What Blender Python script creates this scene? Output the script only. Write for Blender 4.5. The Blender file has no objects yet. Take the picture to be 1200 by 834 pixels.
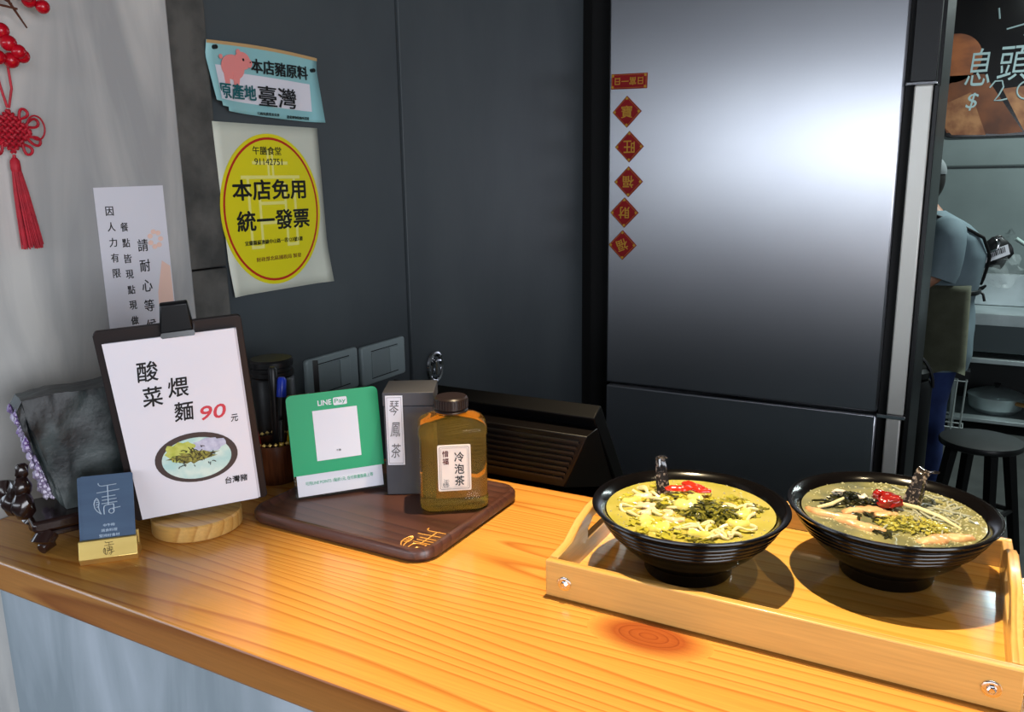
import bpy, bmesh, math, random
from mathutils import Vector, Matrix, noise
random.seed(7)
C = bpy.context.scene.collection
scene = bpy.context.scene
R = math.radians
# ------------------------------------------------------------------ camera
# frame of reference: the counter top is z = 0, the floor z = -1 (metres); +y runs along the side wall, +x along the counter
cam_data = bpy.data.cameras.new('camera')
cam = bpy.data.objects.new('camera', cam_data); C.objects.link(cam)
cam_data.sensor_fit = 'HORIZONTAL'; cam_data.sensor_width = 36.0
cam_data.lens = 955.3 / 1200 * 36.0
cam_data.clip_start = 0.02
p_, r_, y_ = R(12.206), R(0.836), R(29.03)
fw = Vector((-math.sin(y_) * math.cos(p_), math.cos(y_) * math.cos(p_), -math.sin(p_)))
rt = Vector((math.cos(y_), math.sin(y_), 0)); dn = fw.cross(rt)
X = math.cos(r_) * rt + math.sin(r_) * dn
D = -math.sin(r_) * rt + math.cos(r_) * dn
mw = Matrix((( X.x, -D.x, -fw.x, 0), (X.y, -D.y, -fw.y, 0), (X.z, -D.z, -fw.z, 0.45), (0, 0, 0, 1)))
cam.matrix_world = mw
scene.camera = cam
# ------------------------------------------------------------------ world, lights, exposure
world = bpy.data.worlds.new('world'); scene.world = world; world.use_nodes = True
wn = world.node_tree; wb = wn.nodes['Background']
wb.inputs[0].default_value = (0.62, 0.74, 1.0, 1); wb.inputs[1].default_value = 1.0
scene.view_settings.view_transform = 'Standard'; scene.view_settings.look = 'None'
scene.view_settings.gamma = 1; scene.view_settings.use_curve_mapping = False
scene.view_settings.exposure = 0.15

def area(name, loc, target, sx, sy, power, col):
    l = bpy.data.lights.new(name, 'AREA'); l.shape = 'RECTANGLE'; l.size = sx; l.size_y = sy
    l.energy = power; l.color = col
    o = bpy.data.objects.new(name, l); C.objects.link(o); o.location = loc
    o.rotation_euler = (Vector(target) - Vector(loc)).to_track_quat('-Z', 'Y').to_euler()
    return o
# front and side daylight entering by the two shop-front windows behind the photographer
area('daylight_front', (-0.9, -2.93, 0.74), (-0.9, 2, 0.66), 4.2, 0.60, 44, (0.86, 0.93, 1.0))
area('fill_right', (2.54, -1.1, 0.35), (0, 0.3, 0.35), 2.2, 1.5, 88, (0.92, 0.95, 1.0))  # fill added from the right to brighten the left walls and papers
area('daylight_side', (-3.92, -1.0, 0.7), (0, -0.6, 0.3), 2.2, 1.6, 34, (0.80, 0.90, 1.0))
# kitchen ceiling tube
area('kitchen_tube', (0.9, 4.6, 1.66), (0.9, 4.6, 0), 1.2, 0.1, 60, (0.85, 1.0, 0.98))

# ------------------------------------------------------------------ materials
def lin(c):
    return tuple(((v / 255) / 12.92 if v / 255 <= 0.04045 else ((v / 255 + 0.055) / 1.055) ** 2.4) for v in c) + (1,)
MATS = {}
def mat(name, col, rough=0.5, metal=0.0, col2=None, scale=8, stretch=(1, 1, 1), bump=0.0, bscale=None, contrast=(0.35, 0.65),
        spec=0.5, trans=0.0, ior=1.45, alpha=1, sss=0, coat=0, aniso=0, emit=None, detail=4, distortion=0):
    if name in MATS: return MATS[name]
    m = bpy.data.materials.new(name); m.use_nodes = True; nt = m.node_tree; N = nt.nodes; L = nt.links
    b = N['Principled BSDF']
    b.inputs['Base Color'].default_value = lin(col); b.inputs['Roughness'].default_value = rough
    b.inputs['Metallic'].default_value = metal; b.inputs['Specular IOR Level'].default_value = spec
    b.inputs['Transmission Weight'].default_value = trans; b.inputs['IOR'].default_value = ior
    b.inputs['Alpha'].default_value = alpha; b.inputs['Coat Weight'].default_value = coat
    b.inputs['Coat Roughness'].default_value = 0.08
    b.inputs['Anisotropic'].default_value = aniso
    if sss:
        b.inputs['Subsurface Weight'].default_value = sss; b.inputs['Subsurface Radius'].default_value = (0.01, 0.007, 0.003)
        b.inputs['Subsurface Scale'].default_value = 1.0
    if emit:
        b.inputs['Emission Color'].default_value = lin(emit[0]); b.inputs['Emission Strength'].default_value = emit[1]
    if col2 or bump:
        tc = N.new('ShaderNodeTexCoord'); mp = N.new('ShaderNodeMapping'); L.new(tc.outputs['Object'], mp.inputs[0])
        mp.inputs['Scale'].default_value = stretch
        nz = N.new('ShaderNodeTexNoise'); nz.inputs['Scale'].default_value = scale; nz.inputs['Detail'].default_value = detail
        nz.inputs['Distortion'].default_value = distortion
        L.new(mp.outputs[0], nz.inputs['Vector'])
        if col2:
            rp = N.new('ShaderNodeValToRGB'); rp.color_ramp.elements[0].position = contrast[0]; rp.color_ramp.elements[1].position = contrast[1]
            rp.color_ramp.elements[0].color = lin(col); rp.color_ramp.elements[1].color = lin(col2)
            L.new(nz.outputs[0], rp.inputs[0]); L.new(rp.outputs[0], b.inputs['Base Color'])
        if bump:
            n2 = N.new('ShaderNodeTexNoise'); n2.inputs['Scale'].default_value = bscale or scale * 3; n2.inputs['Detail'].default_value = 5
            L.new(mp.outputs[0], n2.inputs['Vector'])
            bp = N.new('ShaderNodeBump'); bp.inputs['Strength'].default_value = bump; bp.inputs['Distance'].default_value = 0.002
            L.new(n2.outputs[0], bp.inputs['Height']); L.new(bp.outputs[0], b.inputs['Normal'])
    MATS[name] = m
    return m

def wood(name, c1, c2, c3, freq=30, rough=0.25, axis=0, knots=(), wob=0.35, coat=0.3, spec=0.5):
    """long-grained wood: bands across the board, stretched along its axis; rings close round each knot"""
    if name in MATS: return MATS[name]
    m = bpy.data.materials.new(name); m.use_nodes = True; nt = m.node_tree; N = nt.nodes; L = nt.links
    b = N['Principled BSDF']; b.inputs['Roughness'].default_value = rough; b.inputs['Coat Weight'].default_value = coat
    b.inputs['Coat Roughness'].default_value = 0.12; b.inputs['Specular IOR Level'].default_value = spec
    tc = N.new('ShaderNodeTexCoord')
    st = [1.0, 1.0, 1.0]; st[axis] = 0.06
    mp = N.new('ShaderNodeMapping'); mp.inputs['Scale'].default_value = st; L.new(tc.outputs['Object'], mp.inputs[0])
    n1 = N.new('ShaderNodeTexNoise'); n1.inputs['Scale'].default_value = 5; n1.inputs['Detail'].default_value = 2
    L.new(mp.outputs[0], n1.inputs['Vector'])
    sep = N.new('ShaderNodeSeparateXYZ'); L.new(tc.outputs['Object'], sep.inputs[0])
    def M(op, a, b_=None, c=None):
        q = N.new('ShaderNodeMath'); q.operation = op
        for i, v in enumerate((a, b_, c)):
            if v is None: continue
            if isinstance(v, (int, float)): q.inputs[i].default_value = v
            else: L.new(v, q.inputs[i])
        return q.outputs[0]
    across = sep.outputs[1 if axis == 0 else 0]
    v = M('ADD', M('MULTIPLY', across, freq), M('MULTIPLY', n1.outputs[0], freq * wob))
    kmask = None
    for (kx, ky, kr) in knots:
        vm = N.new('ShaderNodeVectorMath'); vm.operation = 'SUBTRACT'; L.new(tc.outputs['Object'], vm.inputs[0]); vm.inputs[1].default_value = (kx, ky, 0)
        ms = N.new('ShaderNodeVectorMath'); ms.operation = 'MULTIPLY'; L.new(vm.outputs[0], ms.inputs[0]); ms.inputs[1].default_value = (0.55, 1, 0)
        ln = N.new('ShaderNodeVectorMath'); ln.operation = 'LENGTH'; L.new(ms.outputs[0], ln.inputs[0])
        d = ln.outputs['Value']
        k = M('SUBTRACT', 1.0, M('DIVIDE', d, kr)); k = M('MAXIMUM', k, 0.0)
        k = M('MINIMUM', M('MULTIPLY', k, 2.2), 1.0)
        ring = M('MULTIPLY', d, 170)
        v = M('ADD', M('MULTIPLY', v, M('SUBTRACT', 1.0, k)), M('MULTIPLY', ring, k))
        kmask = k if kmask is None else M('MAXIMUM', kmask, k)
    w = M('FRACT', v)
    rp = N.new('ShaderNodeValToRGB'); e = rp.color_ramp.elements
    e[0].position = 0; e[0].color = lin(c1); e[1].position = 0.72; e[1].color = lin(c2)
    x = e.new(0.9); x.color = lin(c3); x = e.new(1.0); x.color = lin(c1)
    L.new(w, rp.inputs[0])
    mp2 = N.new('ShaderNodeMapping'); s2 = [60, 60, 60]; s2[axis] = 2; mp2.inputs['Scale'].default_value = s2; L.new(tc.outputs['Object'], mp2.inputs[0])
    n2 = N.new('ShaderNodeTexNoise'); n2.inputs['Scale'].default_value = 6; n2.inputs['Detail'].default_value = 4; L.new(mp2.outputs[0], n2.inputs['Vector'])
    mx = N.new('ShaderNodeMix'); mx.data_type = 'RGBA'; mx.blend_type = 'MULTIPLY'; mx.inputs[0].default_value = 0.35
    L.new(rp.outputs[0], mx.inputs[6]); L.new(n2.outputs[0], mx.inputs[7])
    out = mx.outputs[2]
    if kmask is not None:
        mk = N.new('ShaderNodeMix'); mk.data_type = 'RGBA'; mk.blend_type = 'MULTIPLY'
        L.new(M('MULTIPLY', kmask, 0.85), mk.inputs[0]); L.new(out, mk.inputs[6]); mk.inputs[7].default_value = lin((166, 82, 46))
        out = mk.outputs[2]
    L.new(out, b.inputs['Base Color'])
    MATS[name] = m
    return m

# ------------------------------------------------------------------ mesh helpers
def bm_new(): return bmesh.new()
def box(bm, x0, x1, y0, y1, z0, z1, M=None):
    vs = [bm.verts.new((x, y, z)) for x in (x0, x1) for y in (y0, y1) for z in (z0, z1)]
    for f in ((0, 1, 3, 2), (4, 6, 7, 5), (0, 4, 5, 1), (2, 3, 7, 6), (0, 2, 6, 4), (1, 5, 7, 3)):
        bm.faces.new([vs[i] for i in f])
    if M: bmesh.ops.transform(bm, matrix=M, verts=vs)
    return vs
def hexa(bm, pts):
    """pts: four corners of the front face then four of the back, both in the same winding"""
    v = [bm.verts.new(p) for p in pts]
    for f in ((0, 1, 2, 3), (7, 6, 5, 4), (0, 4, 5, 1), (1, 5, 6, 2), (2, 6, 7, 3), (3, 7, 4, 0)): bm.faces.new([v[i] for i in f])
    return v
def lathe(bm, prof, seg=48, c=(0, 0, 0), close=False, sq=None):
    rings = []
    for (r, z) in prof:
        if r < 1e-6: rings.append([bm.verts.new((c[0], c[1], c[2] + z))]); continue
        ring = []
        for i in range(seg):
            a = 2 * math.pi * i / seg; x, y = math.cos(a), math.sin(a)
            if sq:
                k = 1 / (abs(x) ** sq[2] + abs(y) ** sq[2]) ** (1 / sq[2]); x *= k * sq[0]; y *= k * sq[1]
            ring.append(bm.verts.new((c[0] + r * x, c[1] + r * y, c[2] + z)))
        rings.append(ring)
    for a, b in zip(rings, rings[1:]):
        if len(a) == 1 and len(b) == 1: continue
        for i in range(seg):
            j = (i + 1) % seg
            if len(a) == 1: bm.faces.new((a[0], b[j], b[i]))
            elif len(b) == 1: bm.faces.new((a[i], a[j], b[0]))
            else: bm.faces.new((a[i], a[j], b[j], b[i]))
    return rings
def tube(bm, pts, r, seg=8, closed=False, flat=1.0):
    pts = [Vector(p) for p in pts]; n = len(pts); rs = r if isinstance(r, (list, tuple)) else [r] * n
    rings = []; up = None
    for i, p in enumerate(pts):
        if closed: t = pts[(i + 1) % n] - pts[i - 1]
        else: t = pts[min(i + 1, n - 1)] - pts[max(i - 1, 0)]
        t = t.normalized() if t.length > 1e-9 else Vector((0, 0, 1))
        if up is None: up = Vector((0, 0, 1)) if abs(t.z) < 0.9 else Vector((1, 0, 0))
        s = t.cross(up)
        s = s.normalized() if s.length > 1e-6 else t.orthogonal().normalized()
        u = s.cross(t).normalized(); up = u
        rings.append([bm.verts.new(p + rs[i] * (math.cos(a) * s + flat * math.sin(a) * u)) for a in (2 * math.pi * k / seg for k in range(seg))])
    m = n if closed else n - 1
    for i in range(m):
        a, b = rings[i], rings[(i + 1) % n]
        for k in range(seg):
            l = (k + 1) % seg; bm.faces.new((a[k], a[l], b[l], b[k]))
    if not closed:
        bm.faces.new(rings[0][::-1]); bm.faces.new(rings[-1])
def cyl(bm, p0, p1, r0, r1=None, seg=24): tube(bm, [p0, p1], [r0, r0 if r1 is None else r1], seg)
def prism(bm, poly, y0, y1):
    """polygon in local x,z, extruded from y0 to y1"""
    a = [bm.verts.new((x, y0, z)) for x, z in poly]; b = [bm.verts.new((x, y1, z)) for x, z in poly]
    bm.faces.new(a); bm.faces.new(b[::-1]); n = len(poly)
    for i in range(n):
        j = (i + 1) % n; bm.faces.new((a[j], a[i], b[i], b[j]))
def rrect(x0, x1, z0, z1, r, n=6):
    out = []
    for cx, cz, a0 in ((x1 - r, z1 - r, 0), (x0 + r, z1 - r, 90), (x0 + r, z0 + r, 180), (x1 - r, z0 + r, 270)):
        for i in range(n + 1):
            a = R(a0 + 90 * i / n); out.append((cx + r * math.cos(a), cz + r * math.sin(a)))
    return out
def ell(cx, cz, rx, rz, n=40, a0=0, a1=360): return [(cx + rx * math.cos(R(a0 + (a1 - a0) * i / n)), cz + rz * math.sin(R(a0 + (a1 - a0) * i / n))) for i in range(n)]
def blob(bm, c, s, amp=0.25, freq=3.0, sub=2, rot=0, seed=0):
    tmp = bmesh.ops.create_icosphere(bm, subdivisions=sub, radius=1.0)['verts']
    for v in tmp:
        k = 1 + amp * noise.noise(v.co * freq * 0.5 + Vector((seed * 7.3, seed * 1.7, 3)))
        v.co = Vector((v.co.x * s[0] * k, v.co.y * s[1] * k, v.co.z * s[2] * k))
    bmesh.ops.transform(bm, matrix=Matrix.Translation(c) @ Matrix.Rotation(rot, 4, 'Z'), verts=tmp)
def obj(name, bm, m, parent=None, bevel=0, smooth=True, angle=38, M=None, mods=None):
    bmesh.ops.recalc_face_normals(bm, faces=bm.faces)
    ca = R(angle)
    for f in bm.faces: f.smooth = smooth
    for e in bm.edges:
        if len(e.link_faces) == 2: e.smooth = e.calc_face_angle(0) < ca
    me = bpy.data.meshes.new(name); bm.to_mesh(me); bm.free()
    o = bpy.data.objects.new(name, me); C.objects.link(o); me.materials.append(m)
    if parent: o.parent = parent
    if M: o.matrix_local = M
    if bevel:
        b = o.modifiers.new('bevel', 'BEVEL'); b.width = bevel; b.segments = 2; b.limit_method = 'ANGLE'; b.angle_limit = R(35)
        b.harden_normals = False
    return o
def tag(o, label, cat, group=None):
    o['label'] = label; o['category'] = cat
    if group: o['group'] = group
    return o
def thing(name, label, cat, loc=(0, 0, 0), rotz=0, group=None, tilt=0, roll=0):
    o = bpy.data.objects.new(name, None); C.objects.link(o); o.empty_display_size = 0.02
    o.matrix_world = Matrix.Translation(loc) @ Matrix.Rotation(R(rotz), 4, 'Z') @ Matrix.Rotation(-R(tilt), 4, 'X') @ Matrix.Rotation(-R(roll), 4, 'Y')
    return tag(o, label, cat, group)
def struct(name, bm, m, **k):
    o = obj(name, bm, m, **k); o['kind'] = 'structure'; return o
def copy_tree(o, parent=None):
    c = o.copy(); C.objects.link(c)
    if parent: c.parent = parent
    for ch in list(o.children): copy_tree(ch, c)
    return c
INK = None
def text(body, x, z, h, parent, m, w=None, y=-0.0006, rot=0, bold=0.0, spacing=1.0, name='lettering', shear=0, thick=0.0003, label=None):
    """one line of lettering in its parent's face plane (local x, z; -y looks at the viewer), fitted to a height (and width)"""
    cu = bpy.data.curves.new(name, 'FONT'); cu.body = body; cu.size = 1; cu.extrude = 0.01
    cu.resolution_u = 3; cu.space_character = spacing; cu.shear = shear
    t = bpy.data.objects.new('tmp', cu); C.objects.link(t)
    dg = bpy.context.evaluated_depsgraph_get(); me = bpy.data.meshes.new_from_object(t.evaluated_get(dg))
    bpy.data.objects.remove(t); bpy.data.curves.remove(cu)
    me.name = name
    xs = [v.co.x for v in me.vertices]; ys = [v.co.y for v in me.vertices]
    if not xs: return None
    cx, cy = (min(xs) + max(xs)) / 2, (min(ys) + max(ys)) / 2; sy = h / (max(ys) - min(ys)); sx = sy if w is None else w / (max(xs) - min(xs))
    ca, sa = math.cos(R(rot)), math.sin(R(rot))
    for v in me.vertices:
        px, pz, d = (v.co.x - cx) * sx, (v.co.y - cy) * sy, v.co.z / 0.01 * thick
        v.co = (x + px * ca - pz * sa, y - d, z + px * sa + pz * ca)
    if bold:
        tb_ = bmesh.new(); tb_.from_mesh(me); d_ = bold * h * 0.9
        for k_, (ax, az) in enumerate(((1, 0), (-1, 0), (0, 1), (0, -1), (.7, .7), (-.7, -.7))):
            t2 = bmesh.new(); t2.from_mesh(me); bmesh.ops.translate(t2, vec=(ax * d_, -0.00002 * (k_ + 1), az * d_), verts=t2.verts)
            m2 = bpy.data.meshes.new('t'); t2.to_mesh(m2); t2.free(); tb_.from_mesh(m2); bpy.data.meshes.remove(m2)
        tb_.to_mesh(me); tb_.free()
    me.materials.clear(); me.materials.append(m)
    o = bpy.data.objects.new(name, me); C.objects.link(o); o.parent = parent
    if label: o['label'] = label
    return o
def plate(name, poly, y, t, m, parent, label=None, **k):
    b = bm_new(); prism(b, poly, y - t, y); o = obj(name, b, m, parent, **k)
    if label: o['label'] = label
    return o
def stroke_set(name, strokes, r, y, m, parent, M2=lambda x, z: (x, z)):
    b = bm_new()
    for s in strokes:
        tube(b, [(*[M2(*p)[0]], y, M2(*p)[1]) for p in s], r, 6)
    return obj(name, b, m, parent)

# ------------------------------------------------------------------ palette
concrete = mat('concrete_plaster', (206, 203, 198), 0.75, col2=(160, 160, 160), scale=5, stretch=(1, 1.6, 0.35), contrast=(0.38, 0.62), bump=0.25, bscale=18, detail=6, distortion=0.6)
base_conc = mat('base_plaster', (178, 188, 198), 0.7, col2=(140, 152, 160), scale=6, stretch=(1.6, 1, 0.3), contrast=(0.38, 0.62), bump=0.2, bscale=18, detail=6, distortion=0.5)
dark_board = mat('dark_cement_board', (76, 82, 85), 0.5, col2=(64, 70, 74), scale=3.2, stretch=(1, 1, 0.5), bump=0.12, bscale=60, detail=7, spec=0.4)
slate = mat('slate_strip', (96, 94, 90), 0.8, col2=(66, 66, 64), scale=16, stretch=(1, 1, 1), bump=0.9, bscale=30, detail=8, spec=0.3)
black = mat('black_plastic', (14, 14, 16), 0.4)
matte_black = mat('matte_black', (14, 14, 15), 0.7)
dark_floor = mat('dark_floor', (70, 72, 70), 0.4, col2=(55, 57, 56), scale=5)
ceil_m = mat('grey_ceiling', (92, 92, 94), 0.8, col2=(80, 80, 82), scale=2)
kit_wall = mat('kitchen_concrete', (108, 118, 118), 0.7, col2=(92, 102, 102), scale=1.8, bump=0.2, detail=6)
white_wall = mat('painted_wall', (120, 120, 122), 0.8, col2=(110, 110, 112), scale=3)
steel = mat('brushed_steel', (196, 198, 204), 0.35, 1.0, col2=(190, 192, 199), scale=2, stretch=(1, 1, 1.5), aniso=0.8)
_tn = steel.node_tree.nodes.new('ShaderNodeTangent'); _tn.direction_type = 'RADIAL'; _tn.axis = 'Z'
steel.node_tree.links.new(_tn.outputs[0], steel.node_tree.nodes['Principled BSDF'].inputs['Tangent'])
steel_k = mat('kitchen_steel', (186, 196, 198), 0.35, 0.7, col2=(160, 170, 172), scale=6)
alu = mat('aluminium_trim', (238, 236, 228), 0.35, 0.2, col2=(226, 224, 218), scale=3, stretch=(1, 1, 0.2))
chrome = mat('chrome', (215, 215, 218), 0.08, 1.0)
counter_wood = wood('counter_pine', (220, 156, 74), (212, 146, 64), (184, 112, 44), freq=58, rough=0.27, axis=0, knots=((-0.243, 0.712, 0.036),), wob=0.45, coat=0.25)
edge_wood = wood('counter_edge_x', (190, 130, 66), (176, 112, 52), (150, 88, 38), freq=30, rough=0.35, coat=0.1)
bamboo = wood('bamboo', (224, 178, 104), (214, 164, 88), (196, 140, 68), freq=90, rough=0.3, wob=0.08, coat=0.2)
bamboo_y = wood('bamboo_y', (224, 178, 104), (214, 164, 88), (196, 140, 68), freq=90, rough=0.3, wob=0.08, axis=1, coat=0.2)
tray_floor_m = wood('varnished_bamboo', (232, 180, 90), (228, 172, 80), (216, 156, 68), freq=40, rough=0.12, wob=0.05, coat=0.6)
walnut = wood('dark_walnut', (88, 54, 44), (76, 44, 36), (58, 32, 26), freq=60, rough=0.38, wob=0.3, coat=0.15)
gold_line = mat('gilded_engraving', (222, 160, 78), 0.4, 0.3)
paper = mat('white_paper', (228, 226, 234), 0.6, col2=(222, 221, 230), scale=3)
cream_paper = mat('cream_paper', (214, 216, 200), 0.55, col2=(204, 208, 192), scale=4)
ink = mat('black_ink', (18, 18, 20), 0.6)
grey_ink = mat('grey_ink', (95, 95, 98), 0.6)
red_ink = mat('red_ink', (206, 66, 78), 0.6)
green_ink = mat('green_ink', (60, 170, 130), 0.6)
teal_ink = mat('teal_ink', (16, 92, 98), 0.6)
line_green = mat('green_print', (0, 158, 104), 0.5, col2=(0, 154, 100), scale=3)
acryl = mat('clear_acrylic', (235, 245, 245), 0.05, trans=1.0, ior=1.2)
gold = mat('brushed_gold', (226, 196, 118), 0.32, 0.75, col2=(214, 182, 104), scale=8, stretch=(1, 1, 8))
card_blue = mat('slate_blue_card', (64, 84, 108), 0.38, 0.4, col2=(56, 74, 98), scale=10, stretch=(1, 1, 6))
silver_ink = mat('silver_ink', (176, 192, 208), 0.4, 0.3)
glaze = mat('black_glaze', (9, 7, 7), 0.16, coat=0.0, spec=0.4)
grey_box = mat('charcoal_card', (74, 74, 80), 0.6, col2=(68, 68, 74), scale=8)
pet = mat('clear_bottle', (250, 250, 245), 0.03, trans=1.0, ior=1.12)
tea_liquid = mat('cold_tea', (255, 220, 124), 0.04, trans=0.93, ior=1.12)
cap_m = mat('brown_cap', (34, 24, 22), 0.3)
switch_m = mat('switch_plastic', (150, 164, 166), 0.35)
switch_r = mat('switch_rocker', (138, 150, 152), 0.25)
red_thread = mat('red_thread', (190, 22, 44), 0.6, col2=(160, 14, 34), scale=60, bump=0.3)
berry_m = mat('red_berry', (176, 8, 28), 0.25)
twig_m = mat('twig', (84, 44, 24), 0.7)
rose = mat('carved_rosewood', (40, 22, 18), 0.22, col2=(26, 14, 12), scale=14, coat=0.4)
rock_m = mat('dark_stone', (50, 60, 60), 0.45, col2=(18, 23, 26), scale=22, bump=1.0, bscale=40, detail=8, contrast=(0.4, 0.6))
ameth = mat('amethyst', (120, 92, 150), 0.2, col2=(200, 190, 210), scale=40, trans=0.1)
lacquer_red = mat('red_lacquer', (158, 14, 22), 0.4, col2=(140, 10, 18), scale=8)
gold_print = mat('gold_print', (204, 156, 56), 0.4, 0.2)

def logo(parent, x, z, h, y, r, m, name='emblem'):
    """the shop's line emblem: hooked cross-bars, a rice-bowl curve and a curl"""
    k = h / 275.0
    f = lambda px, pz: (x + (px - 330) * k, z - (pz - 228) * k)
    arc = lambda cx, cz, rx, rz, a0, a1, n=14: [(cx + rx * math.cos(R(a0 + (a1 - a0) * i / n)), cz + rz * math.sin(R(a0 + (a1 - a0) * i / n))) for i in range(n + 1)]
    S = [[(256, 90), (257, 104), (266, 115), (285, 119), (402, 111)], [(330, 117), (330, 284)], [(240, 175), (424, 160)],
         [(280, 214), (390, 208)], [(280, 243), (398, 236)], [(276, 272), (402, 265)],
         [(372, 282), (312, 286), (296, 294), (292, 312), (293, 366)], arc(352, 342, 21, 21, -60, 250), [(372, 282), (374, 345)], [(345, 322), (426, 312)],
         [(238, 220), (222, 240), (215, 270), (220, 305), (238, 335), (270, 362)], [(238, 220), (250, 236), (256, 262), (250, 300), (256, 330), (270, 362)],
         [(236, 240), (250, 236)], [(232, 258), (254, 254)], [(230, 278), (252, 274)], [(234, 298), (250, 294)]]
    return stroke_set(name, S, r, y, m, parent, f)

# ================================================================== STRUCTURE
b = bm_new(); box(b, -4.1, 2.7, -3.1, 6.0, -1.1, -1.0); struct('floor', b, dark_floor)
b = bm_new(); box(b, -4.1, 2.7, -3.1, 6.0, 1.75, 1.85); struct('ceiling', b, ceil_m)
b = bm_new(); box(b, -1.4, -1.14, 0.57, 0.945, -1.0, 1.75); struct('wall_left', b, concrete, bevel=0.003)
b = bm_new(); box(b, -1.4, -1.163, 1.037, 1.578, -1.0, 1.75); struct('wall_dark', b, dark_board)
# slate strip between plaster pier and dark boards, laid in slabs with open joints
sl = bpy.data.objects.new('trim_1', None); C.objects.link(sl); sl['kind'] = 'structure'
for z0, z1 in ((-1.0, -0.32), (-0.317, 0.303), (0.306, 0.93), (0.933, 1.75)):
    b = bm_new(); box(b, -1.4, -1.158, 0.946, 1.036, z0, z1); obj('slab', b, slate, sl, bevel=0.002)
# hinged dark door panel with a flush ring pull
dr = bpy.data.objects.new('door_1', None); C.objects.link(dr); dr['kind'] = 'structure'
b = bm_new(); box(b, -1.4, -1.158, 1.585, 2.60, -0.99, 1.75); obj('door_leaf', b, dark_board, dr, bevel=0.002)
b = bm_new()
def oval(cx, cz, ry, rz, n=32): return [(-1.152, cx + ry * math.cos(2 * math.pi * i / n), cz + rz * math.sin(2 * math.pi * i / n)) for i in range(n)]
tube(b, oval(1.672, -0.013, 0.030, 0.036), 0.006, 8, closed=True)
tube(b, [(-1.150, 1.655 , 0.0), (-1.147, 1.672, 0.004), (-1.150, 1.689, 0.0)], 0.006, 8)
cyl(b, (-1.157, 1.672, -0.013), (-1.151, 1.672, -0.013), 0.026)
tube(b, [(-1.150, 1.672, 0.004), (-1.150, 1.672, -0.03)], [0.010, 0.010], 12)
obj('ring_pull', b, chrome, dr)
# black filler standing in for the shaded gap between boards and fridge
b = bm_new(); box(b, -1.4, -1.10, 2.70, 3.45, -1.0, 1.75); struct('gap_shade_1', b, matte_black)
b = bm_new(); box(b, -1.4, -1.17, 2.60, 2.70, -1.0, 1.75); struct('gap_shade_2', b, matte_black)
b = bm_new(); box(b, -1.4, 2.7, 5.80, 6.0, -1.0, 1.75); struct('wall_back', b, kit_wall)
b = bm_new(); box(b, 2.6, 2.7, 0.0, 5.8, -1.0, 1.75); box(b, 2.6, 2.7, -3.1, -2.2, -1.0, 1.75); box(b, 2.6, 2.7, -2.2, 0.0, -1.0, -0.3); box(b, 2.6, 2.7, -2.2, 0.0, 1.2, 1.75)
struct('wall_right', b, white_wall)
b = bm_new(); box(b, -1.4, -1.3, 3.45, 5.8, -1.0, 1.75); struct('wall_kitchen', b, kit_wall)
b = bm_new(); box(b, -4.1, -1.4, 1.6, 1.7, -1.0, 1.75); struct('wall_far', b, white_wall)
# shop front behind the camera: wall with a window opening
b = bm_new()
box(b, -4.0, -3.05, -3.1, -3.0, -1.0, 1.75); box(b, 1.25, 2.6, -3.1, -3.0, -1.0, 1.75)
box(b, -3.05, 1.25, -3.1, -3.0, -1.0, 0.4); box(b, -3.05, 1.25, -3.1, -3.0, 1.08, 1.75)
struct('wall_front', b, white_wall)
b = bm_new()
box(b, -4.1, -4.0, -3.1, -2.2, -1.0, 1.75); box(b, -4.1, -4.0, 0.2, 1.7, -1.0, 1.75)
box(b, -4.1, -4.0, -2.2, 0.2, -1.0, -0.15); box(b, -4.1, -4.0, -2.2, 0.2, 1.55, 1.75)
struct('wall_street', b, white_wall)
for nm, bars in (('added_window', [(2.62, 2.68, -2.2, -2.15, -0.3, 1.2), (2.62, 2.68, -0.05, 0.0, -0.3, 1.2), (2.62, 2.68, -2.15, -0.05, -0.3, -0.25), (2.62, 2.68, -2.15, -0.05, 1.15, 1.2)]),  # unseen right-hand window, added to go with the fill light
                 ('window_1', [(-3.05, -3.0, -3.08, -3.02, 0.4, 1.08), (1.2, 1.25, -3.08, -3.02, 0.4, 1.08), (-3.0, 1.2, -3.08, -3.02, 0.4, 0.44), (-3.0, 1.2, -3.08, -3.02, 1.04, 1.08)]),
                 ('window_2', [(-4.08, -4.02, -2.2, -2.15, -0.15, 1.55), (-4.08, -4.02, 0.15, 0.2, -0.15, 1.55), (-4.08, -4.02, -2.15, 0.15, -0.15, -0.1), (-4.08, -4.02, -2.15, 0.15, 1.5, 1.55)])):
    b = bm_new()
    for q in bars: box(b, *q)
    struct(nm, b, matte_black)
# plaster plinth carrying the counter
b = bm_new(); box(b, -1.068, 2.0, 0.53, 0.66, -1.0, -0.041); struct('wall_counter', b, base_conc, bevel=0.003)

# ================================================================== COUNTER
b = bm_new(); box(b, -1.139, 2.1, 0.503, 1.025, -0.040, 0.0)
ct = obj('counter_top', b, counter_wood, bevel=0.003); ct.data.materials.append(edge_wood)
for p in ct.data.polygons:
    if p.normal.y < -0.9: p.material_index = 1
tag(ct, 'thick varnished pine counter slab with long grain lines and one dark knot', 'counter')
# black worktop behind, lower
b = bm_new(); box(b, -1.15, 0.9, 1.04, 1.45, -0.24, -0.21)
tag(obj('back_worktop', b, matte_black, bevel=0.002), 'low black worktop in the dark behind the pine counter', 'counter')

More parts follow.
